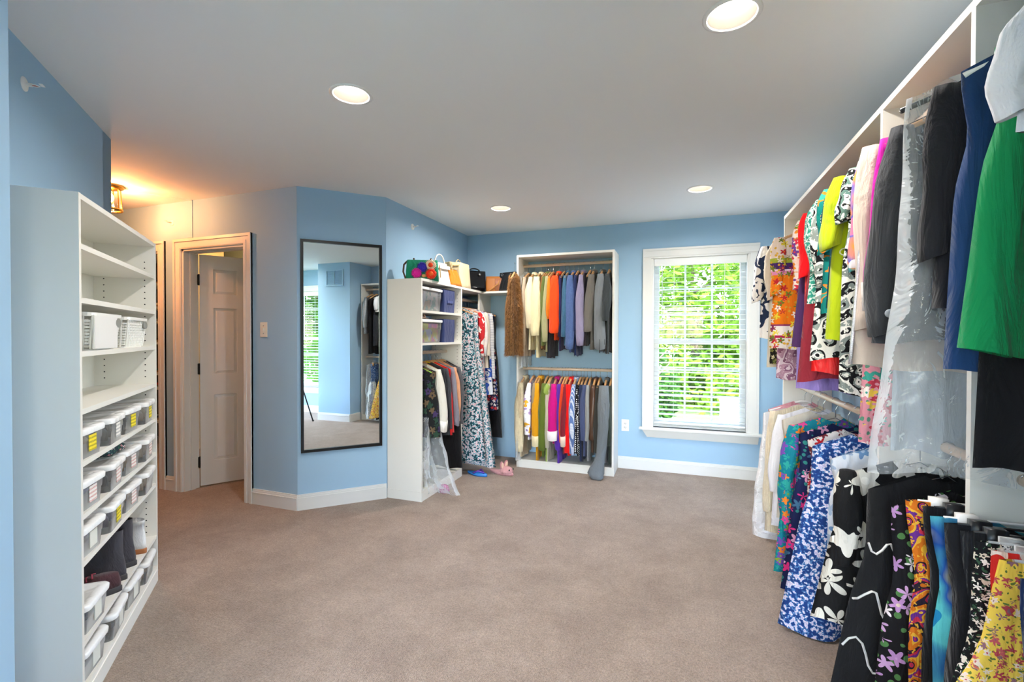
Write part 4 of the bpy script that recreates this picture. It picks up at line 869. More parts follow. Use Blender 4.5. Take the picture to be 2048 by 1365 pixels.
# ------------------------------------------------------------------ clothes: builders
def garment(name, label, cat, mat, loc, rz, L=.6, sw=.20, hw=.22, th=.018, neck=.085, slope=.06, sl=None, cuff=None, collar=None, bs=1.0, fold=.010, nf=4, seed=0, group=None, hem_mat=None, fs=1.0, trim=None):
    """hanging garment. local x across the shoulders (front edge at -x), local y along the rod, origin on the rod.
    sl = (length, x half depth, y half width, outward drift, y drift)"""
    rg = random.Random(seed * 77 + 5); ph = rg.uniform(0, 6); ph2 = rg.uniform(0, 6)
    o = thing(name, label, cat, loc, rz, group)
    NU, NV = 20, 16; nk = .30
    def surf(u, v, side):
        au = abs(u); zt = -neck - slope * max(0.0, au - nk) / (1 - nk) - (.02 * (1 - (au / nk) ** 2) if au < nk else 0)
        wv = sw + (hw - sw) * (v ** 1.1) - .018 * math.exp(-((v - .22) / .12) ** 2)
        x = u * wv; x = x * bs if x > 0 else x * fs
        z = zt * (1 - v) + (-neck - L + .008 * math.sin(3 * u + ph2) + .006 * math.sin(7 * u + ph)) * v
        g = .30 + .70 * min(1, v * 2.2 + .1)
        hh = th * g * math.sqrt(max(.02, 1 - au ** 3)) 
        f = fold * (v ** .8) * (math.sin(nf * PI * u * .5 + ph + 1.1 * v) + .5 * math.sin(nf * 1.9 * PI * u * .5 + ph2))
        y = side * (hh + .35 * fold * v * math.sin(nf * 1.35 * u * PI + ph2 + side)) + f
        x += .35 * fold * v * math.sin(nf * u * 2.2 + ph2)
        return (x, y, z)
    def sheet(v0, v1, n):
        m = MB(); rows = []
        for j in range(n + 1):
            v = v0 + (v1 - v0) * j / n
            rows.append([surf(-1 + 2 * i / NU, v, -1) for i in range(NU + 1)] + [surf(1 - 2 * i / NU, v, 1) for i in range(1, NU)])
        return m.rings(rows, False, False)
    vh = .86 if hem_mat else 1.0
    sheet(0, vh, NV).build('body', mat, o, smooth=True)
    if hem_mat: sheet(vh, 1.0, 3).build('hem_band', hem_mat, o, smooth=True)
    if collar:
        rx, ry = sw * nk * .92, th * .55 + .008
        MB().rings([[(rx * k * math.cos(a), ry * k2 * math.sin(a), z) for a in [2 * PI * j / 20 for j in range(20)]] for z, k, k2 in ((-neck - .035, 1.1, 1.1), (-neck - .008, 1.0, 1.0), (-neck + .016, .88, .95), (-neck + .010, 1.12, 1.5), (-neck - .018, 1.22, 1.8))], False, False).build('collar', collar, o, smooth=True)
    if sl:
        ln, a0, b0, out, yd = sl
        for s_ in (-1, 1):
            k = bs if s_ > 0 else fs; n = 12; rings = []
            for i in range(n + 1):
                t = i / n; z = -neck - slope * .75 - .004 - ln * t
                x = s_ * k * (sw - .022 + out * math.sin(min(1, t * 1.3) * PI / 2) + .008 * math.sin(5 * t + ph)) ; y = yd * t * (1 if s_ < 0 else .3) + .004 * math.sin(6 * t + ph2)
                aa = (a0 * (.62 + .5 * min(1, t * 5)) * (1 - .30 * t)) * (1 + .05 * math.sin(14 * t + ph)) * (k if s_ > 0 else 1); bb = b0 * (.45 + .55 * min(1, t * 3.5)) * (1 - .22 * t) * (1 + .06 * math.sin(11 * t + ph2))
                if s_ > 0: bb = min(bb, th * 1.1)
                rings.append([(x + aa * math.cos(q) * (1 + .10 * math.sin(3 * q + 4 * t + ph2)), y + bb * math.sin(q) * (1 + .12 * math.sin(4 * q + 7 * t + ph)), z - .012 * math.cos(q) * s_ * t) for q in [2 * PI * j / 16 for j in range(16)]])
            def inner(r2, k2, dz):
                cx_ = sum(q_[0] for q_ in r2) / 16; cy_ = sum(q_[1] for q_ in r2) / 16
                return [(cx_ + (q_[0] - cx_) * k2, cy_ + (q_[1] - cy_) * k2, q_[2] + dz) for q_ in r2]
            cut = n - 2 if cuff else n
            if not cuff: rings += [inner(rings[-1], .97, -.001), inner(rings[-1], .84, .004), inner(rings[-1], .7, .05)]; cut = n + 3
            sv = MB().rings(rings[:cut + 1], True, not cuff).build('sleeve', mat, o, smooth=True)
            if cuff: MB().rings([[(p_[0] + (p_[0] - c_[0]) * .12, p_[1] + (p_[1] - c_[1]) * .12, p_[2]) for p_ in rr2] for rr2, c_ in [(r2, (sum(q_[0] for q_ in r2) / 16, sum(q_[1] for q_ in r2) / 16)) for r2 in rings[cut:] + [inner(rings[-1], .97, -.001), inner(rings[-1], .8, .004), inner(rings[-1], .7, .03)]]], True, True).build('cuff', cuff, sv, smooth=True)
    if trim:
        t_m, t_r = trim
        MB().tube([Vector(surf(-.985, v / 14, -1)) + Vector((-.004, -.002, 0)) for v in range(1, 15)], t_r, 6).build('edge_trim', t_m, o, smooth=True)
    return o, surf
_hm = {}
def hanger(kind, label, loc, rz, sw=.20, neck=.085, slope=.06, bs=1.0, fs=1.0, group=None, mat=None):
    key = (kind, round(sw, 3), round(neck, 3), round(slope, 3), round(bs, 3), round(fs, 3))
    if key not in _hm:
        hk = [(0, 0, -neck + .004), (0, 0, -.040), (.006, 0, -.030)] + [(.0195 * math.sin(a), 0, -.0195 * math.cos(a)) for a in [R(40 + 25 * i) for i in range(9)]]
        hook = MB().tube(hk, .0017, 6).mesh('hook', True); nk = .30
        def zt(u): return -neck - slope * max(0, abs(u) - nk) / (1 - nk) - .012
        us = [-.97, -.75, -.5, -.3, -.12, 0, .12, .3, .5, .75, .97]
        def X(u): return u * sw * (bs if u > 0 else fs)
        if kind == 'wood': bar = MB().tube([(X(u), 0, zt(u) + (.014 if abs(u) < .2 else 0)) for u in us], [.008, .010, .011, .011, .012, .012, .012, .011, .011, .010, .008], 8)
        elif kind == 'tube': bar = MB().tube([(X(u), 0, zt(u) + (.014 if abs(u) < .2 else 0)) for u in us], [.007] * 11, 8)
        elif kind == 'wire':
            bar = MB().tube([(0, 0, -neck), (X(.97), 0, zt(.97)), (X(.95), 0, zt(.97) - .01), (X(-.95), 0, zt(.97) - .01), (X(-.97), 0, zt(.97))], .0016, 6, True)
        elif kind == 'clip':
            bar = MB().tube([(-sw * .85, 0, -neck), (sw * .85 * bs, 0, -neck)], .0035, 6).box(-sw * .62 - .018, -sw * .62 + .018, -.011, .011, -neck - .04, -neck + .012).box(sw * .62 * bs - .018, sw * .62 * bs + .018, -.011, .011, -neck - .04, -neck + .012)
        _hm[key] = (hook, bar.mesh('bar', True))
    hook, bar = _hm[key]
    o = thing('clothes_hanger', label, 'hanger', loc, rz, group)
    mt = mat or {'wood': WOODH, 'tube': WHITEP, 'wire': CHROME, 'clip': WOODH}[kind]
    a = obj('hook', hook, CHROME, o); b = obj('shoulder_bar', bar, None, o)
    if not bar.materials: bar.materials.append(mt)
    b.material_slots[0].link = 'OBJECT'; b.material_slots[0].material = mt
    return o
def film_bag(label, loc, rz, L, sw, hw, th, mat=None, neck=.06, slope=.07, bs=1.0, seed=0, group=None, kick=0.0, fs=1.0):
    rg = random.Random(seed); o = thing('garment_bag', label, 'garment bag', loc, rz, group); NU, NV = 22, 24; rows = []
    ph = [rg.uniform(0, 6) for _ in range(6)]
    for j in range(NV + 1):
        v = j / NV; row = []
        for side in (-1, 1):
            for i in range(NU):
                u = (-1 + 2 * i / NU) * (1 if side < 0 else -1); au = abs(u); wv = sw + (hw - sw) * v
                zt = -neck - slope * max(0, au - .15) / .85
                z = zt * (1 - v) - (neck + L + .012 * math.sin(5 * u + ph[0])) * v; x = u * wv
                x = x * bs if x > 0 else x * fs
                wr = .006 * math.sin(11 * u + 5 * v + ph[1]) + .005 * math.sin(17 * u - 9 * v + ph[2]) + .004 * math.sin(23 * v + 6 * u + ph[3])
                y = side * th * (.4 + .6 * min(1, 2.5 * v)) * math.sqrt(max(.03, 1 - au ** 4)) + wr
                x += wr * .8 - kick * v ** 3 * (1 if u < .5 else .3)
                row.append((x, y, z))
        rows.append(row)
    MB().rings(rows, False, False).build('film', mat or FILM, o, smooth=True); return o
def skirt(name, label, cat, mat, loc, rz, L=.7, sw=.13, hw=.16, th=.02, bs=1.0, seed=0, group=None, nf=6, fold=.012, neck=.10, fs=1.0):
    return garment(name, label, cat, mat, loc, rz, L=L, sw=sw, hw=hw, th=th, neck=neck, slope=0.0, bs=bs, fs=fs, fold=fold, nf=nf, seed=seed, group=group)
def hlab(first, label):
    w_ = (first + ' ' + label).split(); return ' '.join(w_[:16]).rstrip(' ,')
def hz(px, py, y, x): return z_at(px, py, x, y)

# ------------------------------------------------------------------ back-wall double rack
RKY = RK_O[1] + .165; G_U = 'clothes on the upper rod of the back rack'; G_L = 'clothes on the lower rod of the back rack'
HU = ('wooden hanger with wire hook on the upper rod of the back rack', 'hangers on the upper back rod'); HLW = ('wooden hanger with wire hook on the lower rod of the back rack', 'hangers on the lower back rod')
PXM = .0049
def back_row(items, zrod, grp, hl, yfront=4.375):
    for i, it in enumerate(items):
        name, label, cat, mat, px, hwpx, hem, slv = it[:8]; kw = dict(it[8]) if len(it) > 8 else {}
        x = on_y(px, yfront).x; x = min(max(x, RK_O[0] + T + .022), RK_O[0] + RK_L - T - .022)
        L = zrod - .085 - hz(px, hem, 4.42, x)
        b = hwpx * PXM; th = min(.020, max(.012, b * .8))
        sl = None
        if slv: sl = (zrod - .085 - .05 - hz(px, slv, 4.38, x), .034, b, .022 + .016 * (i % 3), kw.pop('yd', 0.0))
        kw.pop('yd', None); hk = kw.pop('hk', 'wood'); sw_ = kw.pop('sw', .185); hw_ = kw.pop('hw', .195)
        garment(name, label, cat, mat, (x, RKY, zrod), PI / 2, L=L, sw=sw_, hw=hw_, th=th, sl=sl, bs=.80, seed=i + int(zrod * 10) * 50, group=grp, fold=.006, **kw)
        hanger(hk, hlab('wooden hanger holding the', label), (x, RKY, zrod), PI / 2, sw_, bs=.80, group=hl[1])
CR = fab('#ddd0ab'); 
upper = [
 ('cardigan', 'pale taupe long cardigan beside the clear bag on the upper rod', 'cardigan', fab('#b9a893'), 1044, 6, 712, 690),
 ('jacket', 'cream cotton jacket with rolled sleeve, left of its darker twin', 'jacket', fab('#e0d5b4'), 1056, 9, 700, 655, {'collar': fab('#e0d5b4')}),
 ('jacket', 'ivory jacket with wide long sleeve and turned collar', 'jacket', fab('#e3d8ae'), 1070, 12, 715, 670, {'collar': fab('#e3d8ae')}),
 ('shirt', 'brown shirt squeezed between ivory and olive jackets', 'shirt', fab('#8a5f33'), 1080, 5, 700, 640),
 ('jacket', 'olive green jacket on the upper rod beside the orange blazer', 'jacket', fab('#5f6a35'), 1084, 6, 690, 690, {'collar': fab('#5f6a35')}),
 ('jacket', 'pale sage jacket with long narrow sleeve', 'jacket', fab('#a3a27a'), 1089, 7, 706, 682),
 ('shirt', 'black top hanging low behind the sage jacket', 'shirt', fab('#23242c'), 1094, 5, 716, None),
 ('blouse', 'amber orange blouse behind the red-orange blazer', 'blouse', fab('#e07a1c'), 1095, 6, 660, 636),
 ('blazer', 'bright red-orange blazer with broad sleeve', 'blazer', fab('#ef4a17'), 1107, 12, 680, 665, {'collar': fab('#ef4a17')}),
 ('shirt', 'deep navy-purple shirt behind the red-orange blazer', 'shirt', fab('#2a2550'), 1118, 5, 700, 672),
 ('jacket', 'teal-blue denim jacket beside the red-orange blazer', 'jacket', fab('#3d6684', kind='denim'), 1127, 7, 690, 672, {'collar': fab('#3d6684', kind='denim')}),
 ('jacket', 'mid-blue denim jacket with long straight sleeve', 'jacket', fab('#4f6696', kind='denim'), 1138, 10, 705, 697, {'collar': fab('#4f6696', kind='denim')}),
 ('shirt', 'navy shirt between the denim and lavender tops', 'shirt', fab('#27345e'), 1147, 5, 712, 660),
 ('blouse', 'lavender-grey blouse with long soft sleeve', 'blouse', fab('#8d86a3'), 1158, 9, 692, 690, {'collar': fab('#6d6880')}),
 ('blouse', 'black pleated blouse beside the lavender-grey one', 'blouse', fab('#23262c'), 1172, 7, 690, None),
 ('blazer', 'grey-brown blazer with angled wide sleeve', 'blazer', fab('#6a6762'), 1180, 11, 700, 662, {'collar': fab('#55534f'), 'yd': .03}),
 ('jacket', 'soft mid-grey jacket with broad long sleeve', 'jacket', fab('#757b80'), 1198, 12, 704, 698, {'collar': fab('#5f666b')}),
 ('hoodie', 'dark charcoal cold-shoulder hoodie with hanging drawcords', 'hoodie', fab('#363c3f'), 1212, 9, 706, 640),
]
back_row(upper, RKZ[0], G_U, HU)
o, sf = garment('fur_vest', 'long brown faux-fur vest at the left end of the upper rod', 'vest', fab('#6a4c2c', kind='fur'), (-1.545, 4.385, 2.03), R(90 + 8), L=.80, sw=.17, hw=.18, th=.062, neck=.09, bs=.12, fold=.012, seed=61)
fm = MB(); rg = random.Random(9); vs_, fs_ = [], []
for i in range(15000):
    u, v, sd_ = rg.uniform(-1, .5), rg.uniform(0.0, 1), rg.choice((-1, 1)); p = Vector(sf(u, v, sd_)); nrm = Vector((-max(0, -u) ** 3 * 1.4, sd_ * (1.1 - abs(u)), -.9)) + Vector((rg.uniform(-.5, .5), rg.uniform(-.5, .5), rg.uniform(-.3, .3))); nrm.normalize(); q_ = p + nrm * rg.uniform(.018, .045); w_ = nrm.orthogonal().normalized() * .0022; n_ = len(vs_); vs_ += [p - w_, p + w_, q_]; fs_.append((n_, n_ + 1, n_ + 2))
fm.add(vs_, fs_); fm.build('fur', fab('#94683a', kind='fur'), o, kind='stuff')
hanger('wood', 'wooden hanger holding the brown fur vest', (-1.545, 4.385, 2.03), R(98), .17, .09, bs=.12)
film_bag('clear film bag over pale clothes beside the fur vest', (-1.497, RKY, RKZ[0]), PI / 2, .98, .195, .215, .02, seed=3, bs=.75)
garment('blouse', 'pale cream blouse inside the clear film bag by the fur vest', 'blouse', fab('#d9cbb9'), (-1.497, RKY, RKZ[0]), PI / 2, L=.72, sw=.17, hw=.18, th=.012, bs=.75, seed=71, group=G_U)
for zz in (.0, .012): MB().tube([(-.655 + zz * 3, 4.375, 1.30), (-.655 + zz * 3, 4.372, 1.18 + zz * 8)], .003, 6)
cr = thing('drawcord_pair', 'two black drawcords dangling below the charcoal hoodie', 'cord', (-.70, 4.37, 1.17))
MB().tube([(0, 0, .12), (.002, -.002, .06), (0, 0, 0)], .0028, 6).ball((0, 0, -.003), .005, 8, 6).build('cord', BLACKP, cr, smooth=True); MB().tube([(.045, 0, .12), (.045, 0, .07)], .0028, 6).build('cord', BLACKP, cr)
lower = [
 ('cardigan', 'beige corded cardigan at the left end of the lower rod', 'cardigan', fab('#c4b394', kind='knit'), 1026, 7, 912, 880),
 ('cardigan', 'cream cable-knit cardigan with wide straight sleeve', 'cardigan', fab('#d6c9a9', kind='knit'), 1037, 11, 915, 902, {'collar': fab('#d6c9a9', kind='knit')}),
 ('blouse', 'white blouse printed with yellow and lavender flowers', 'blouse', pr('floral', '#eceaf0', ['#eab23a', '#b39ad0', '#ffffff', '#9c86c4'], 14, .5), 1054, 8, 880, 868),
 ('shirt', 'taupe shirt behind the yellow-flowered white blouse', 'shirt', fab('#9c8a6f'), 1065, 5, 890, 860),
 ('cardigan', 'mustard yellow cardigan with cream turned cuff', 'cardigan', fab('#d99a14'), 1070, 10, 920, 892, {'cuff': fab('#e3d5ae'), 'collar': fab('#d99a14')}),
 ('cardigan', 'olive green cardigan beside the mustard one', 'cardigan', fab('#5a6b27'), 1084, 9, 915, 900),
 ('blouse', 'light green blouse showing at the shoulder behind a grey-beige cardigan', 'blouse', fab('#94ab52'), 1091, 6, 924, 790),
 ('cardigan', 'pale grey-beige cardigan beside the magenta jacket', 'cardigan', fab('#b5b09c'), 1093, 7, 922, 895),
 ('jacket', 'magenta jacket with white ruffled cuff', 'jacket', fab('#c2107c'), 1104, 11, 890, 880, {'cuff': fab('#e6dfe2'), 'collar': fab('#c2107c')}),
 ('cardigan', 'violet purple cardigan hanging low beside the magenta jacket', 'cardigan', fab('#5a2fa3'), 1114, 8, 930, 900),
 ('blouse', 'thin orange-red blouse between violet and maroon', 'blouse', fab('#d6401c'), 1121, 5, 890, 885),
 ('cardigan', 'maroon cardigan with pale cuff', 'cardigan', fab('#7c1f2c'), 1126, 6, 910, 892, {'cuff': fab('#e0cdbd')}),
 ('jacket', 'scarlet red jacket with long straight sleeve', 'jacket', fab('#ee1616'), 1134, 9, 912, 905, {'collar': fab('#ee1616')}),
 ('jacket', 'light blue and white tweed jacket', 'jacket', pr('check', '#9db3d3', ['#e6e9f0', '#5d78b0'], 90, .5), 1144, 8, 912, 908, {'collar': pr('check', '#9db3d3', ['#e6e9f0', '#5d78b0'], 90, .5)}),
 ('blouse', 'black and white diamond-dotted blouse', 'blouse', pr('dots', '#14161c', ['#eceaea', '#ffffff'], 55, .34), 1153, 5, 912, 905),
 ('shirt', 'dark navy shirt beside the diamond-dotted blouse', 'shirt', fab('#232c48'), 1159, 6, 925, 880),
 ('jacket', 'slate blue jacket with hooked sleeve', 'jacket', fab('#444e70'), 1166, 8, 915, 880),
 ('cardigan', 'thin pale grey cardigan beside the brown leather jacket', 'cardigan', fab('#8d8f8f'), 1174, 5, 922, 880),
 ('leather_jacket', 'dark brown leather jacket on the lower rod', 'jacket', plain('brown_hide', '#4a3121', .35, nscale=14, lo=.7, hi=1.3), 1184, 9, 905, 880, {'collar': plain('brown_hide', '#4a3121', .35)}),
 ('coat', 'charcoal coat between brown leather and long grey robe', 'coat', fab('#34332f'), 1193, 8, 928, 905),
 ('jacket', 'black-green jacket at the right end of the lower rod', 'jacket', fab('#273029'), 1219, 5, 930, 890),
]
back_row(lower, RKZ[1], G_L, HLW)
film_bag('clear film bag hanging loose at the left of the lower rod', (-1.515, RKY, RKZ[1]), PI / 2, .84, .20, .235, .018, seed=5, bs=.75, kick=.05)
# long grey robe that spills over the plinth on to the carpet
x = on_y(1207, 4.36).x
o, sf = garment('robe', 'long grey robe spilling over the rack base onto the carpet', 'robe', fab('#6b7277'), (x, RKY, RKZ[1]), PI / 2, L=.78, sw=.19, hw=.20, th=.016, bs=.8, seed=91, group=G_L, fold=.006, collar=fab('#5c6368'))
pth = [(-.205, 0, -.13, .030, .040), (-.225, .0, -.30, .036, .052), (-.232, .002, -.50, .036, .054), (-.235, .006, -.66, .034, .050), (-.238, .02, -.76, .030, .040), (-.262, .035, -.835, .034, .050), (-.275, .05, -.885, .040, .066), (-.285, .06, -.935, .052, .070), (-.30, .05, -.965, .060, .062), (-.30, .045, -.982, .05, .05)]
MB().rings([[(cx + a * math.cos(q) * (1 + .16 * math.sin(3 * q + i)), cy + b_ * math.sin(q) * (1 + .14 * math.sin(4 * q + 2 * i)), cz) for q in [2 * PI * j / 18 for j in range(18)]] for i, (cx, cy, cz, a, b_) in enumerate(pth)]).build('trailing_panel', fab('#6b7277'), o, smooth=True)
hanger('wood', 'wooden hanger holding the long grey robe', (x, RKY, RKZ[1]), PI / 2, .19, bs=.8, group=HLW[1])

# ------------------------------------------------------------------ closet tower rod
TX = TW_O[0] - .16; TZ = 1.175; G_T = 'clothes on the closet tower rod'
tower = [
 ('blouse', 'black blouse with dark floral print nearest the tower side panel', 'blouse', pr('floral', '#1f2124', ['#2e4a3c', '#4a3a66', '#6b5a44', '#2c2f38'], 18, .5), 3.345, .60, None, {'hk': 'tube', 'hm': plain('lime_plastic', '#a6cf4a', .35), 'sw': .20, 'hw': .215}),
 ('blouse', 'white eyelet blouse with scalloped wide sleeve', 'blouse', fab('#e3e0d4'), 3.425, .53, .50, {'cuff': pr('dots', '#f2efe8', ['#cfcabd'], 120, .3), 'b': .055, 'sw': .205, 'hw': .215}),
 ('jacket', 'black jacket behind the white eyelet blouse', 'jacket', fab('#26272b'), 3.50, .56, .50, {}),
 ('jacket', 'dark grey jacket with red lining strip showing', 'jacket', fab('#3d3f44'), 3.56, .62, .50, {'trim': (fab('#d8191d'), .010)}),
 ('blouse', 'red blouse on the tower rod between grey jackets', 'blouse', fab('#e01c1f'), 3.62, .60, None, {}),
 ('jacket', 'lavender-grey jacket beside the red blouse', 'jacket', fab('#85828e'), 3.68, .56, .50, {}),
 ('blouse', 'peach blouse with long narrow sleeve', 'blouse', fab('#d79a74'), 3.735, .52, .48, {}),
 ('jacket', 'charcoal tweed jacket on the tower rod beside peach blouse', 'jacket', fab('#55555a', kind='knit'), 3.79, .55, .50, {}),
 ('trousers', 'black trousers hanging to the floor beside the floral dress', 'trousers', fab('#1b1a1c'), 3.86, .98, None, {'sw': .16, 'hw': .17}),
]
for i, (nm, lab, cat, mat, y, L, slv, kw) in enumerate(tower):
    kw = dict(kw); hk = kw.pop('hk', 'tube' if i in (1, 3) else 'wood'); hm = kw.pop('hm', None); sw_ = kw.pop('sw', .195); hw_ = kw.pop('hw', .20); b = kw.pop('b', .032)
    garment(nm, lab, cat, mat, (TX, y, TZ), PI, L=L, sw=sw_, hw=hw_ + .02, th=.017, bs=.64, fs=1.15, sl=(slv, .034, b, .02 + .012 * (i % 2), 0) if slv else None, seed=200 + i, group=G_T, fold=.008, **kw)
    if i == 0: hanger(hk, 'lime green plastic hanger on the closet tower rod', (TX, y, TZ), PI, sw_, bs=.68, mat=hm)
    elif hk == 'tube': hanger(hk, ('white plastic hanger of the eyelet blouse' if i == 1 else 'yellow plastic hanger on the closet tower rod'), (TX, y, TZ), PI, sw_, bs=.68, mat=None if i == 1 else plain('yellow_plastic', '#e8c81c', .35))
    else: hanger(hk, hlab('wooden hanger holding the', lab), (TX, y, TZ), PI, sw_, bs=.68, group='hangers on the tower rod')
film_bag('clear film bag puddling on the carpet by the closet tower', (TX, 3.40, TZ - .42), PI, .72, .22, .30, .05, seed=8, bs=.65, neck=.0, slope=.02, kick=.12)
film_bag('crumpled clear film bag beside the white waste bin', (TX, 3.325, TZ - .5), PI, .52, .17, .20, .035, seed=9, bs=.65, neck=.0, slope=.02)
pk = MB().rings([[(.055 * k * math.cos(a) * (1 + .1 * math.sin(3 * a)), .04 * k * math.sin(a), z) for a in [2 * PI * j / 16 for j in range(16)]] for k, z in ((.9, 0), (1, .05), (.95, .12), (.7, .19), (.3, .21))]).build('magenta_pouch', fab('#b0347f', kind='satin'), smooth=True); pk.location = (-1.86, 3.50, .001); pk.scale = (.8, .8, .32)
tag(pk, 'magenta satin pouch inside the clear film bag on the carpet', 'pouch')

# ------------------------------------------------------------------ long dresses on the closet wall
DX = -2.075; DZ = TW_H - .095; G_D = 'dresses on the closet wall rod'
dresses = [
 ('dress', 'long teal and white floral dress beside the closet tower', 'dress', pr('speckle', '#23404c', ['#2d8794', '#d3d8dc', '#c98a96', '#e6e6e8', '#3b98a3'], 48, .45), 4.035, 1.47, None, .24, .37),
 ('dress', 'long grey-white floral dress with teal border at its hem', 'dress', pr('speckle', '#3c6f7c', ['#8da6b0', '#dcdfe2', '#c78a90', '#f0f0f0', '#3c8f99'], 58, .44), 4.125, 1.52, None, .24, .43),
 ('blouse', 'red and white blouse behind the floral dresses', 'blouse', pr('leaf', '#c22a30', ['#efe7e2'], 14, .56), 4.20, .62, .42, .25, .27),
 ('dress', 'white blouse-dress with pink trim beside the red blouse', 'dress', pr('water', '#e7dcd6', ['#d79aa0', '#b8c5cf', '#efe9e2'], 10, .45), 4.26, .95, .42, .25, .27),
 ('blouse', 'cream blouse with black edging on the closet wall rod', 'blouse', fab('#ded2c2'), 4.32, .60, .42, .26, .28),
 ('blouse', 'cobalt blue leaf-printed blouse on the closet wall rod', 'blouse', pr('leaf', '#dfe3ee', ['#2347a8', '#3f66c4'], 16, .47), 4.38, .88, None, .26, .30),
 ('shirt', 'white striped shirt with long cuffed sleeve', 'shirt', pr('stripe', '#e6e3e4', ['#b7b8c2'], 60, .4), 4.44, .70, .66, .26, .29),
 ('dress', 'navy dress with red printed hem panel', 'dress', pr('floral', '#1d2547', ['#c3383c', '#e6dcd6', '#3a56a8'], 30, .42), 4.50, 1.05, None, .26, .31),
 ('dress', 'black long dress in the closet corner', 'dress', fab('#1a1b20'), 4.57, 1.35, None, .26, .33),
]
for i, (nm, lab, cat, mat, y, L, slv, sw_, hw_) in enumerate(dresses):
    garment(nm, lab, cat, mat, (DX, y, DZ), PI, L=L, sw=sw_, hw=hw_, th=.026 if i < 2 else .018, bs=.155 / max(sw_, hw_), sl=(slv, .034, .034, .03, 0) if slv else None, seed=300 + i, group=G_D, fold=.014 if i < 2 else .008, nf=7 if i < 2 else 4, trim=(fab('#17181b'), .007) if 'edging' in lab else None)
    hanger('tube' if i % 2 else 'wood', hlab(('white plastic hanger' if i % 2 else 'wooden hanger') + ' holding the', lab), (DX, y, DZ), PI, sw_, bs=.155 / max(sw_, hw_), group=('white' if i % 2 else 'wooden') + ' hangers on the closet wall rod')

# ------------------------------------------------------------------ long rack on the right wall: upper rod
RX = RR_RODX; UZ, LZ = 2.045, .985; G_RU = 'tops on the upper rod of the long rack'; G_RL = 'clothes on the lower rod of the long rack'
BSR = .76
def rack(nm, lab, cat, mat, y, L, sw_=.20, hw_=.24, slv=None, b=.035, hk='wood', hm=None, z=UZ, grp=G_RU, out=.02, yaw=0.0, seed=None, bsx=None, **kw):
    sd_ = int(y * 1000) if seed is None else seed
    th = kw.pop('th', .018); bsv = bsx or min(BSR, .165 / max(sw_, hw_))
    o, sf = garment(nm, lab, cat, mat, (RX, y, z), R(yaw), L=L, sw=sw_, hw=hw_, th=th, bs=bsv, sl=(slv, .042, b, out, 0) if slv else None, seed=sd_, group=grp, fold=kw.pop('fold', .009), **kw)
    if hk:
        rod = 'upper' if z > 1.5 else 'lower'
        col = {'wood': 'wooden', 'tube': 'white plastic', 'wire': 'thin wire'}[hk] if hm is None else 'black plastic'
        hanger(hk, hlab('%s hanger holding the' % col, lab), (RX, y, z), R(yaw), sw_, slope=kw.get('slope', .06), bs=bsv, group='%s hangers on the %s long-rack rod' % (col, rod), mat=hm)
    return o, sf
ORB = [(-.80, '#e9dfd3'), (-.735, '#b31d4c'), (-.72, '#f0e6dc'), (-.665, '#8a2f5e'), (-.655, '#ef7a12'), (-.36, '#e890b8'), (-.335, '#f3d8e0'), (-.325, '#4a2a66'), (-.29, '#a9b43a'), (-.26, '#efd9c6')]
rack('blouse', 'white long-sleeved blouse with navy leaf print', 'blouse', pr('leaf', '#ece9e6', ['#22304e'], 13, .55), 3.47, .66, .25, .265, .36, .055, out=.045)
rack('blouse', 'cream blouse between the navy-leaf blouse and orange tunic', 'blouse', fab('#ddd2be'), 3.38, .84, .21, .235, .35, .03)
rack('blouse', 'black blouse with tiny olive flowers under the orange tunic', 'blouse', pr('floral', '#23211c', ['#8f8a4a', '#d8cfa6', '#6f7a3a'], 45, .4), 3.32, .80, .19, .225)
rack('tunic', 'orange printed tunic with purple and crimson borders', 'tunic', pr('floral', '#ef7a12', ['#c2262e', '#e8d43a', '#f0e1cf', '#6f7f2a', '#8a2f5e'], 24, .36, '#d9a531', ORB), 3.18, .72, .215, .255, .34, .035, collar=pr('stripe', '#d8486a', ['#f0d9c6'], 40, .5))
rack('paisley_blouse', 'mauve paisley top hanging low below the orange tunic', 'blouse', pr('paisley', '#b98fa0', ['#e3cfd4', '#8d5f78'], 18, .4), 3.27, .90, .18, .20)
rack('kurta', 'multicoloured striped and flowered kurta beside the orange tunic', 'tunic', pr('floral', '#e9d9cc', ['#d8334a', '#e88a2a', '#6b3f8e', '#5f8f3a', '#f0c8b8'], 22, .42, '#c97a3a'), 2.74, .56, .185, .195, .34, .03, collar=fab('#d8486a'))
rack('blouse', 'deep purple blouse between kurta and red blouse', 'blouse', fab('#4d2f5e'), 2.66, .68, .18, .235)
rack('shirt', 'lavender buttoned shirt hanging below the maroon blouse', 'shirt', fab('#9a86cf'), 2.80, .92, .17, .19, th=.02)
rack('blouse', 'bright red blouse with pearl buttons along its edge', 'blouse', fab('#e8141c'), 2.595, .60, .19, .20, .30, .03)
rack('blouse', 'raspberry magenta blouse between the red blouses', 'blouse', fab('#b5234e'), 2.545, .55, .18, .20)
rack('tunic', 'maroon tunic hanging lower than its neighbours', 'tunic', fab('#8f2a38'), 2.49, .84, .19, .245)
rack('blouse', 'scarlet satin blouse behind the paisley top', 'blouse', fab('#e41818', kind='satin'), 2.435, .80, .18, .20, bsx=.25)
rack('blouse', 'mint green speckled blouse with flared short sleeve', 'blouse', pr('speckle', '#2f8f7c', ['#a8cfc0', '#e4efe6', '#2a6f64'], 70, .46), 2.36, .50, .205, .24, .30, .05)
rack('tunic', 'black and white paisley tunic beside the lime tunic', 'tunic', pr('paisley', '#15181c', ['#e6e4dc', '#8f9a94'], 16, .4), 2.28, .74, .20, .245, .36, .035)
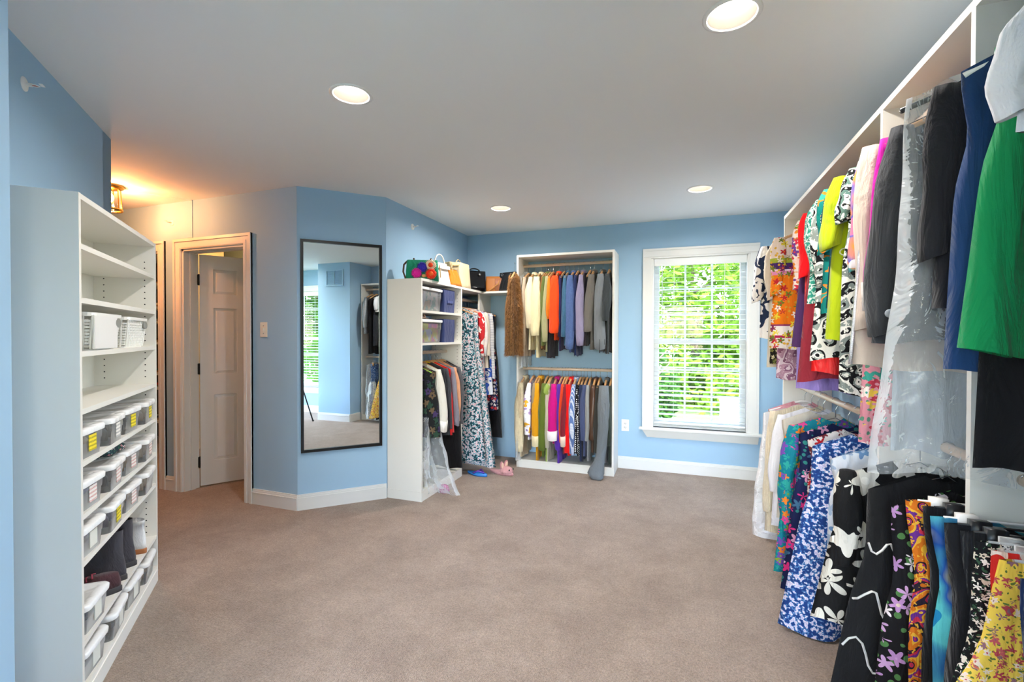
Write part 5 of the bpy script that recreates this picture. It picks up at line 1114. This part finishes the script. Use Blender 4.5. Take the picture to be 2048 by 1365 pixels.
rack('blouse', 'teal and orange botanical blouse behind the lime tunic', 'blouse', pr('leaf', '#0f7f78', ['#e8862a', '#3fae98'], 14, .55), 2.20, .55, .205, .225, .25, .03)
rack('blouse', 'dark teal dotted blouse behind the lime tunic', 'blouse', pr('dots', '#123f4a', ['#d8e6e4'], 90, .28), 2.14, .52, .20, .22, .2, .03)
LIME = fab('#a9bb12')
o, sf = rack('tunic', 'lime green tunic with white embroidered flowers', 'tunic', LIME, 2.055, .66, .215, .25, .26, .055, 'tube', out=.03)
def stitch(u, v): p_ = Vector(sf(u, v, -1)); return p_ + Vector((0, -.003, 0))
em = MB()
for cu, cv, r_ in ((-.62, .93, .055), (-.18, .96, .05), (-.72, .48, .05), (-.30, .55, .035), (-.35, .72, .03)):
    for q in range(4):
        a0 = q * PI / 2 + .4; pts = []
        for j in range(9): t = j / 8; a = a0 + (t - .5) * 1.5; rr_ = r_ * (.25 + .75 * math.sin(PI * t)); pts.append(stitch(cu + rr_ * math.cos(a) * 4.2 * .9, min(.995, cv + rr_ * math.sin(a) * 1.4)))
        em.tube(pts, .0022, 5)
for a, b_ in (((-.62, .86), (-.45, .66)), ((-.45, .66), (-.72, .52)), ((-.45, .66), (.15, .42)), ((-.18, .90), (-.40, .68))):
    em.tube([stitch(a[0] + (b_[0] - a[0]) * t / 8 + .03 * math.sin(t), a[1] + (b_[1] - a[1]) * t / 8) for t in range(9)], .0024, 5)
em.build('embroidery', fab('#eef0dc'), o)
rack('scarf', 'black and white paisley scarf hanging below the lime tunic', 'scarf', pr('paisley', '#14161a', ['#e2e2da', '#7f8a86'], 22, .4), 2.015, .85, .20, .215, bsx=.2, hk=None)
rack('blouse', 'black blouse with white ring and leaf print beside the lime tunic', 'blouse', pr('paisley', '#14181a', ['#e3e4da', '#5f7f74'], 26, .4), 1.955, .32, .20, .19, .18, .035, hk='wood')
rack('blouse', 'white blouse with pink, teal and orange watercolour flowers', 'blouse', pr('water', '#e6dfe2', ['#e8407e', '#3fa7a8', '#f2922a', '#3a5fc0', '#f07a9c'], 11, .56), 1.885, .56, .185, .185, .36, .025)
rack('blouse', 'colourful pink paisley top hanging low under the beige jacket', 'blouse', pr('floral', '#d68f9c', ['#3fa08f', '#e8c04a', '#c23a4e', '#efe0d8'], 30, .46, '#5f8f7a'), 1.83, .98, .17, .205, bsx=.3)
rack('blouse', 'pale grey-blue long blouse behind the large clear bag', 'blouse', fab('#a9b4bd'), 1.795, 1.0, .12, .135, hk=None)
rack('jacket', 'warm beige long jacket with sparkling silver edge', 'jacket', fab('#cdbcae'), 1.755, .74, .21, .255, .56, .045, trim=(plain('sequin_silver', '#d9dadf', .25, metal=.8, bump=1, bscale=400), .006))
rack('blouse', 'vivid magenta blouse with white fringe beside the beige jacket', 'blouse', fab('#c8149c'), 1.69, .64, .195, .215, .50, .022, cuff=fab('#d9d4cf'))
o, sf = rack('blazer', 'charcoal black blazer with a grey sleeve button', 'blazer', fab('#34363a'), 1.62, .66, .20, .245, .58, .05, out=.03)
MB().ball((0, 0, 0), (.012, .004, .012)).build('button', plain('grey_button', '#9aa0a6', .3), o, smooth=True, loc=(-.212, -.046, -.66))
film_bag('large clear film garment bag over black clothes on the long rack', (RX, 1.475, UZ), 0, 1.02, .215, .275, .062, seed=21, bs=.58, neck=.05, kick=.02)
hanger('tube', 'thick black plastic hanger under the large clear bag', (RX, 1.475, UZ), 0, .235, .075, .06, .66, mat=BLACKP)
garment('dress', 'black top inside the large clear film bag', 'blouse', fab('#26272c'), (RX, 1.475, UZ), 0, L=.60, sw=.14, hw=.145, th=.012, fold=.003, bs=.8, seed=401, group=G_RU)
rack('jacket', 'plain black jacket beside the large clear bag', 'jacket', fab('#1e1f24'), 1.385, .58, .185, .20, .40, .03, 'wood', hm=VELV)
rack('blouse', 'plain navy blue top behind the green one', 'blouse', fab('#1c3a66'), 1.30, .72, .185, .215, None, .03, 'tube', th=.022)
rack('dress', 'long black top hanging below the navy one', 'blouse', fab('#141518'), 1.262, .92, .15, .175, None, .03, 'tube')
rack('blouse', 'plain emerald green top on the long rack', 'blouse', fab('#12894f'), 1.215, .67, .17, .225, None, .03, 'tube', th=.026, fold=.012, nf=3)
rack('blouse', 'white short-sleeved top overlapping the emerald top', 'blouse', fab('#dcdde2'), 1.085, .27, .195, .205, .19, .035, 'tube', fold=.014)
rack('jacket', 'dark slate jacket beside the white short-sleeved top', 'jacket', fab('#2b2e36'), 1.035, .80, .185, .20, None, .03, 'tube')
rack('dress', 'long black dress between slate and sequinned jackets', 'dress', fab('#131417'), .965, .92, .19, .21, None)
rack('jacket', 'silver sequinned jacket at the near end of the long rack', 'jacket', plain('sequins', '#8f9297', .28, metal=.7, nscale=160, lo=.3, hi=1.8, bump=1, bscale=300), .885, .60, .20, .215, .46, .04)

# ------------------------------------------------------------------ long rack: lower rod
def low(nm, lab, cat, mat, y, L, sw_=.20, hw_=.24, slv=None, b=.035, hk='wire', **kw):
    return rack(nm, lab, cat, mat, y, L, sw_, hw_, slv, b, hk, z=LZ, grp=G_RL, **kw)
film_bag('cloudy white garment bag hanging to the carpet near the window', (RX, 3.46, LZ), 0, .90, .235, .31, .045, FILMW, seed=31, bs=.50, neck=.10, slope=.07)
garment('blouse', 'pink blouse inside the cloudy white garment bag', 'blouse', fab('#e3a0aa'), (RX, 3.46, LZ), 0, L=.30, sw=.21, hw=.20, th=.016, bs=.66, seed=411, group=G_RL); hanger('tube', 'white plastic hanger inside the cloudy garment bag', (RX, 3.46, LZ), 0, .21, bs=.66)
low('cardigan', 'cream ribbed cardigan beside the cloudy garment bag', 'cardigan', fab('#ddd0b4', kind='knit'), 3.30, .80, .22, .25, .62, .045)
low('blouse', 'plain white blouse on a wire hanger beside the cream cardigan', 'blouse', fab('#e6e6ea'), 3.16, .70, .21, .235, .45, .035)
low('blouse', 'ivory blouse on a wire hanger before the teal floral one', 'blouse', fab('#d9d2c2'), 3.05, .62, .205, .225)
low('dress', 'teal, purple and orange flowered long blouse', 'blouse', pr('floral', '#157f92', ['#7a4fae', '#e8802a', '#e04a96', '#2fa39a', '#8fa83a'], 26, .5, '#1f9a8a'), 2.83, .84, .215, .285, .55, .05, fold=.014)
low('dress', 'dark navy dress with pink flowers', 'dress', pr('floral', '#18204a', ['#d8347e', '#e0a0c0', '#3f6a8a'], 17, .36, '#2f7f7a'), 2.64, .83, .205, .28)
low('blouse', 'red flowered blouse showing only at the shoulder', 'blouse', pr('floral', '#ddd6d2', ['#c2262e', '#7a2a34', '#3f5f4a'], 28, .5), 2.50, .5, .20, .20)
low('dress', 'blue and white speckled long dress', 'dress', pr('speckle', '#1f3f80', ['#4f7fb8', '#e8e2ee', '#c9c3e0'], 75, .48), 2.37, .88, .21, .335, fold=.016, nf=6, th=.026)
low('blouse', 'pale blue flowered blouse behind the tropical black top', 'blouse', pr('floral', '#dfe5ec', ['#6f96c4', '#a9bfd8'], 18, .45), 2.14, .45, .205, .21)
low('blouse', 'black top with large white tropical leaves', 'blouse', pr('floral', '#17181a', ['#dcd9ce', '#d3d0c5', '#e3e0d6'], 11, .46), 1.93, .58, .215, .31, .32, .05)
o, sf = low('dress', 'black ruffled dress with thin white piping', 'dress', fab('#1d1e20'), 1.76, .93, .20, .34, fold=.022, nf=7, th=.03)
pm_ = MB()
for v0, ph in ((.18, .3), (.36, 1.4), (.55, 2.6)): pm_.tube([Vector(sf(-.97 + .055 * k, v0 + .035 * math.sin(k * .9 + ph) + .012 * k, -1)) + Vector((0, -.004, 0)) for k in range(14)], .0035, 5)
pm_.build('piping', fab('#e9e8e4'), o)
low('dress', 'black dress with lilac daisies and green leaves', 'dress', pr('floral', '#15161a', ['#c9a3d0', '#e6dfe4', '#b98fc4', '#d8cbb4'], 20, .34, '#4f7f4a'), 1.60, .92, .195, .25, th=.022)
def clipped(nm, lab, cat, mat, y, L, sw_, hw_, seed, hm=None, **kw):
    skirt(nm, lab, cat, mat, (RX, y, LZ), 0, L=L, sw=sw_, hw=hw_, seed=seed, group=G_RL, bs=min(1, .165 / max(sw_, hw_)), **kw)
    k = 'clear' if hm is CLEARP else ('white' if hm is WHITEP else 'black' if hm is BLACKP else 'wooden')
    hanger('clip', hlab(k + ' clip hanger holding the', lab), (RX, y, LZ), 0, sw_, .10, 0, bs=min(1, .165 / max(sw_, hw_)), group=k + ' clip hangers on the long rack', mat=hm)
clipped('trousers', 'orange and purple paisley trousers', 'trousers', pr('paisley', '#d8741c', ['#e8b23a', '#6a2f8a', '#c8304a', '#2a2030'], 22, .4), 1.53, .86, .19, .175, 501, WHITEP)
clipped('trousers', 'black trousers between paisley and blue-yellow ones', 'trousers', fab('#191a1d'), 1.485, .86, .17, .16, 502, BLACKP)
clipped('scarf', 'slim blue and yellow tie-dyed scarf between black trousers', 'scarf', pr('water', '#1f7fae', ['#e8d83a', '#1f4f9a', '#5fc4c4'], 9, .7), 1.41, .70, .185, .16, 503, WHITEP, th=.012)
clipped('trousers', 'black trousers beside the tie-dyed scarf', 'trousers', fab('#1c1d21'), 1.37, .87, .175, .165, 504, BLACKP)
clipped('trousers', 'black ribbed trousers beside the small-flowered skirt', 'trousers', fab('#202125', kind='knit'), 1.325, .87, .165, .16, 505, BLACKP)
clipped('skirt', 'black skirt densely printed with small white flowers', 'skirt', pr('floral', '#14161a', ['#eae4d8', '#d8cdb8', '#efe9e0'], 70, .42, '#33553f'), 1.27, .88, .165, .31, 506, CLEARP, th=.026)
clipped('skirt', 'red skirt with white swirls beside the yellow skirt', 'skirt', pr('leaf', '#cf2a26', ['#ecd9cf'], 20, .58), 1.225, .80, .16, .25, 507, CLEARP)
clipped('skirt', 'yellow skirt printed with pink and green flowers', 'skirt', pr('floral', '#e3bd4a', ['#c2565a', '#e0c8b8', '#b3404a', '#8a5f6a'], 66, .40, '#5f6f33'), 1.18, .80, .17, .455, 508, CLEARP, th=.034, fold=.018)
clipped('trousers', 'navy ribbed trousers beside the yellow skirt', 'trousers', fab('#1a2a4e', kind='knit'), 1.10, .85, .18, .22, 509)
clipped('skirt', 'blue sequin skirt at the near end of the lower rod', 'skirt', pr('speckle', '#2f4f8a', ['#6f96c4', '#dfe6ee'], 90, .5), .955, .78, .15, .17, 510)
film_bag('clear film bag standing at the near end of the lower rod', (RX, .90, LZ), 0, .84, .16, .20, .04, seed=41, bs=.8)
fb2 = film_bag('crumpled clear film bag in front of the yellow skirt', (.53, 1.045, .62), 0, .56, .05, .12, .05, seed=42, neck=.0, slope=.01)
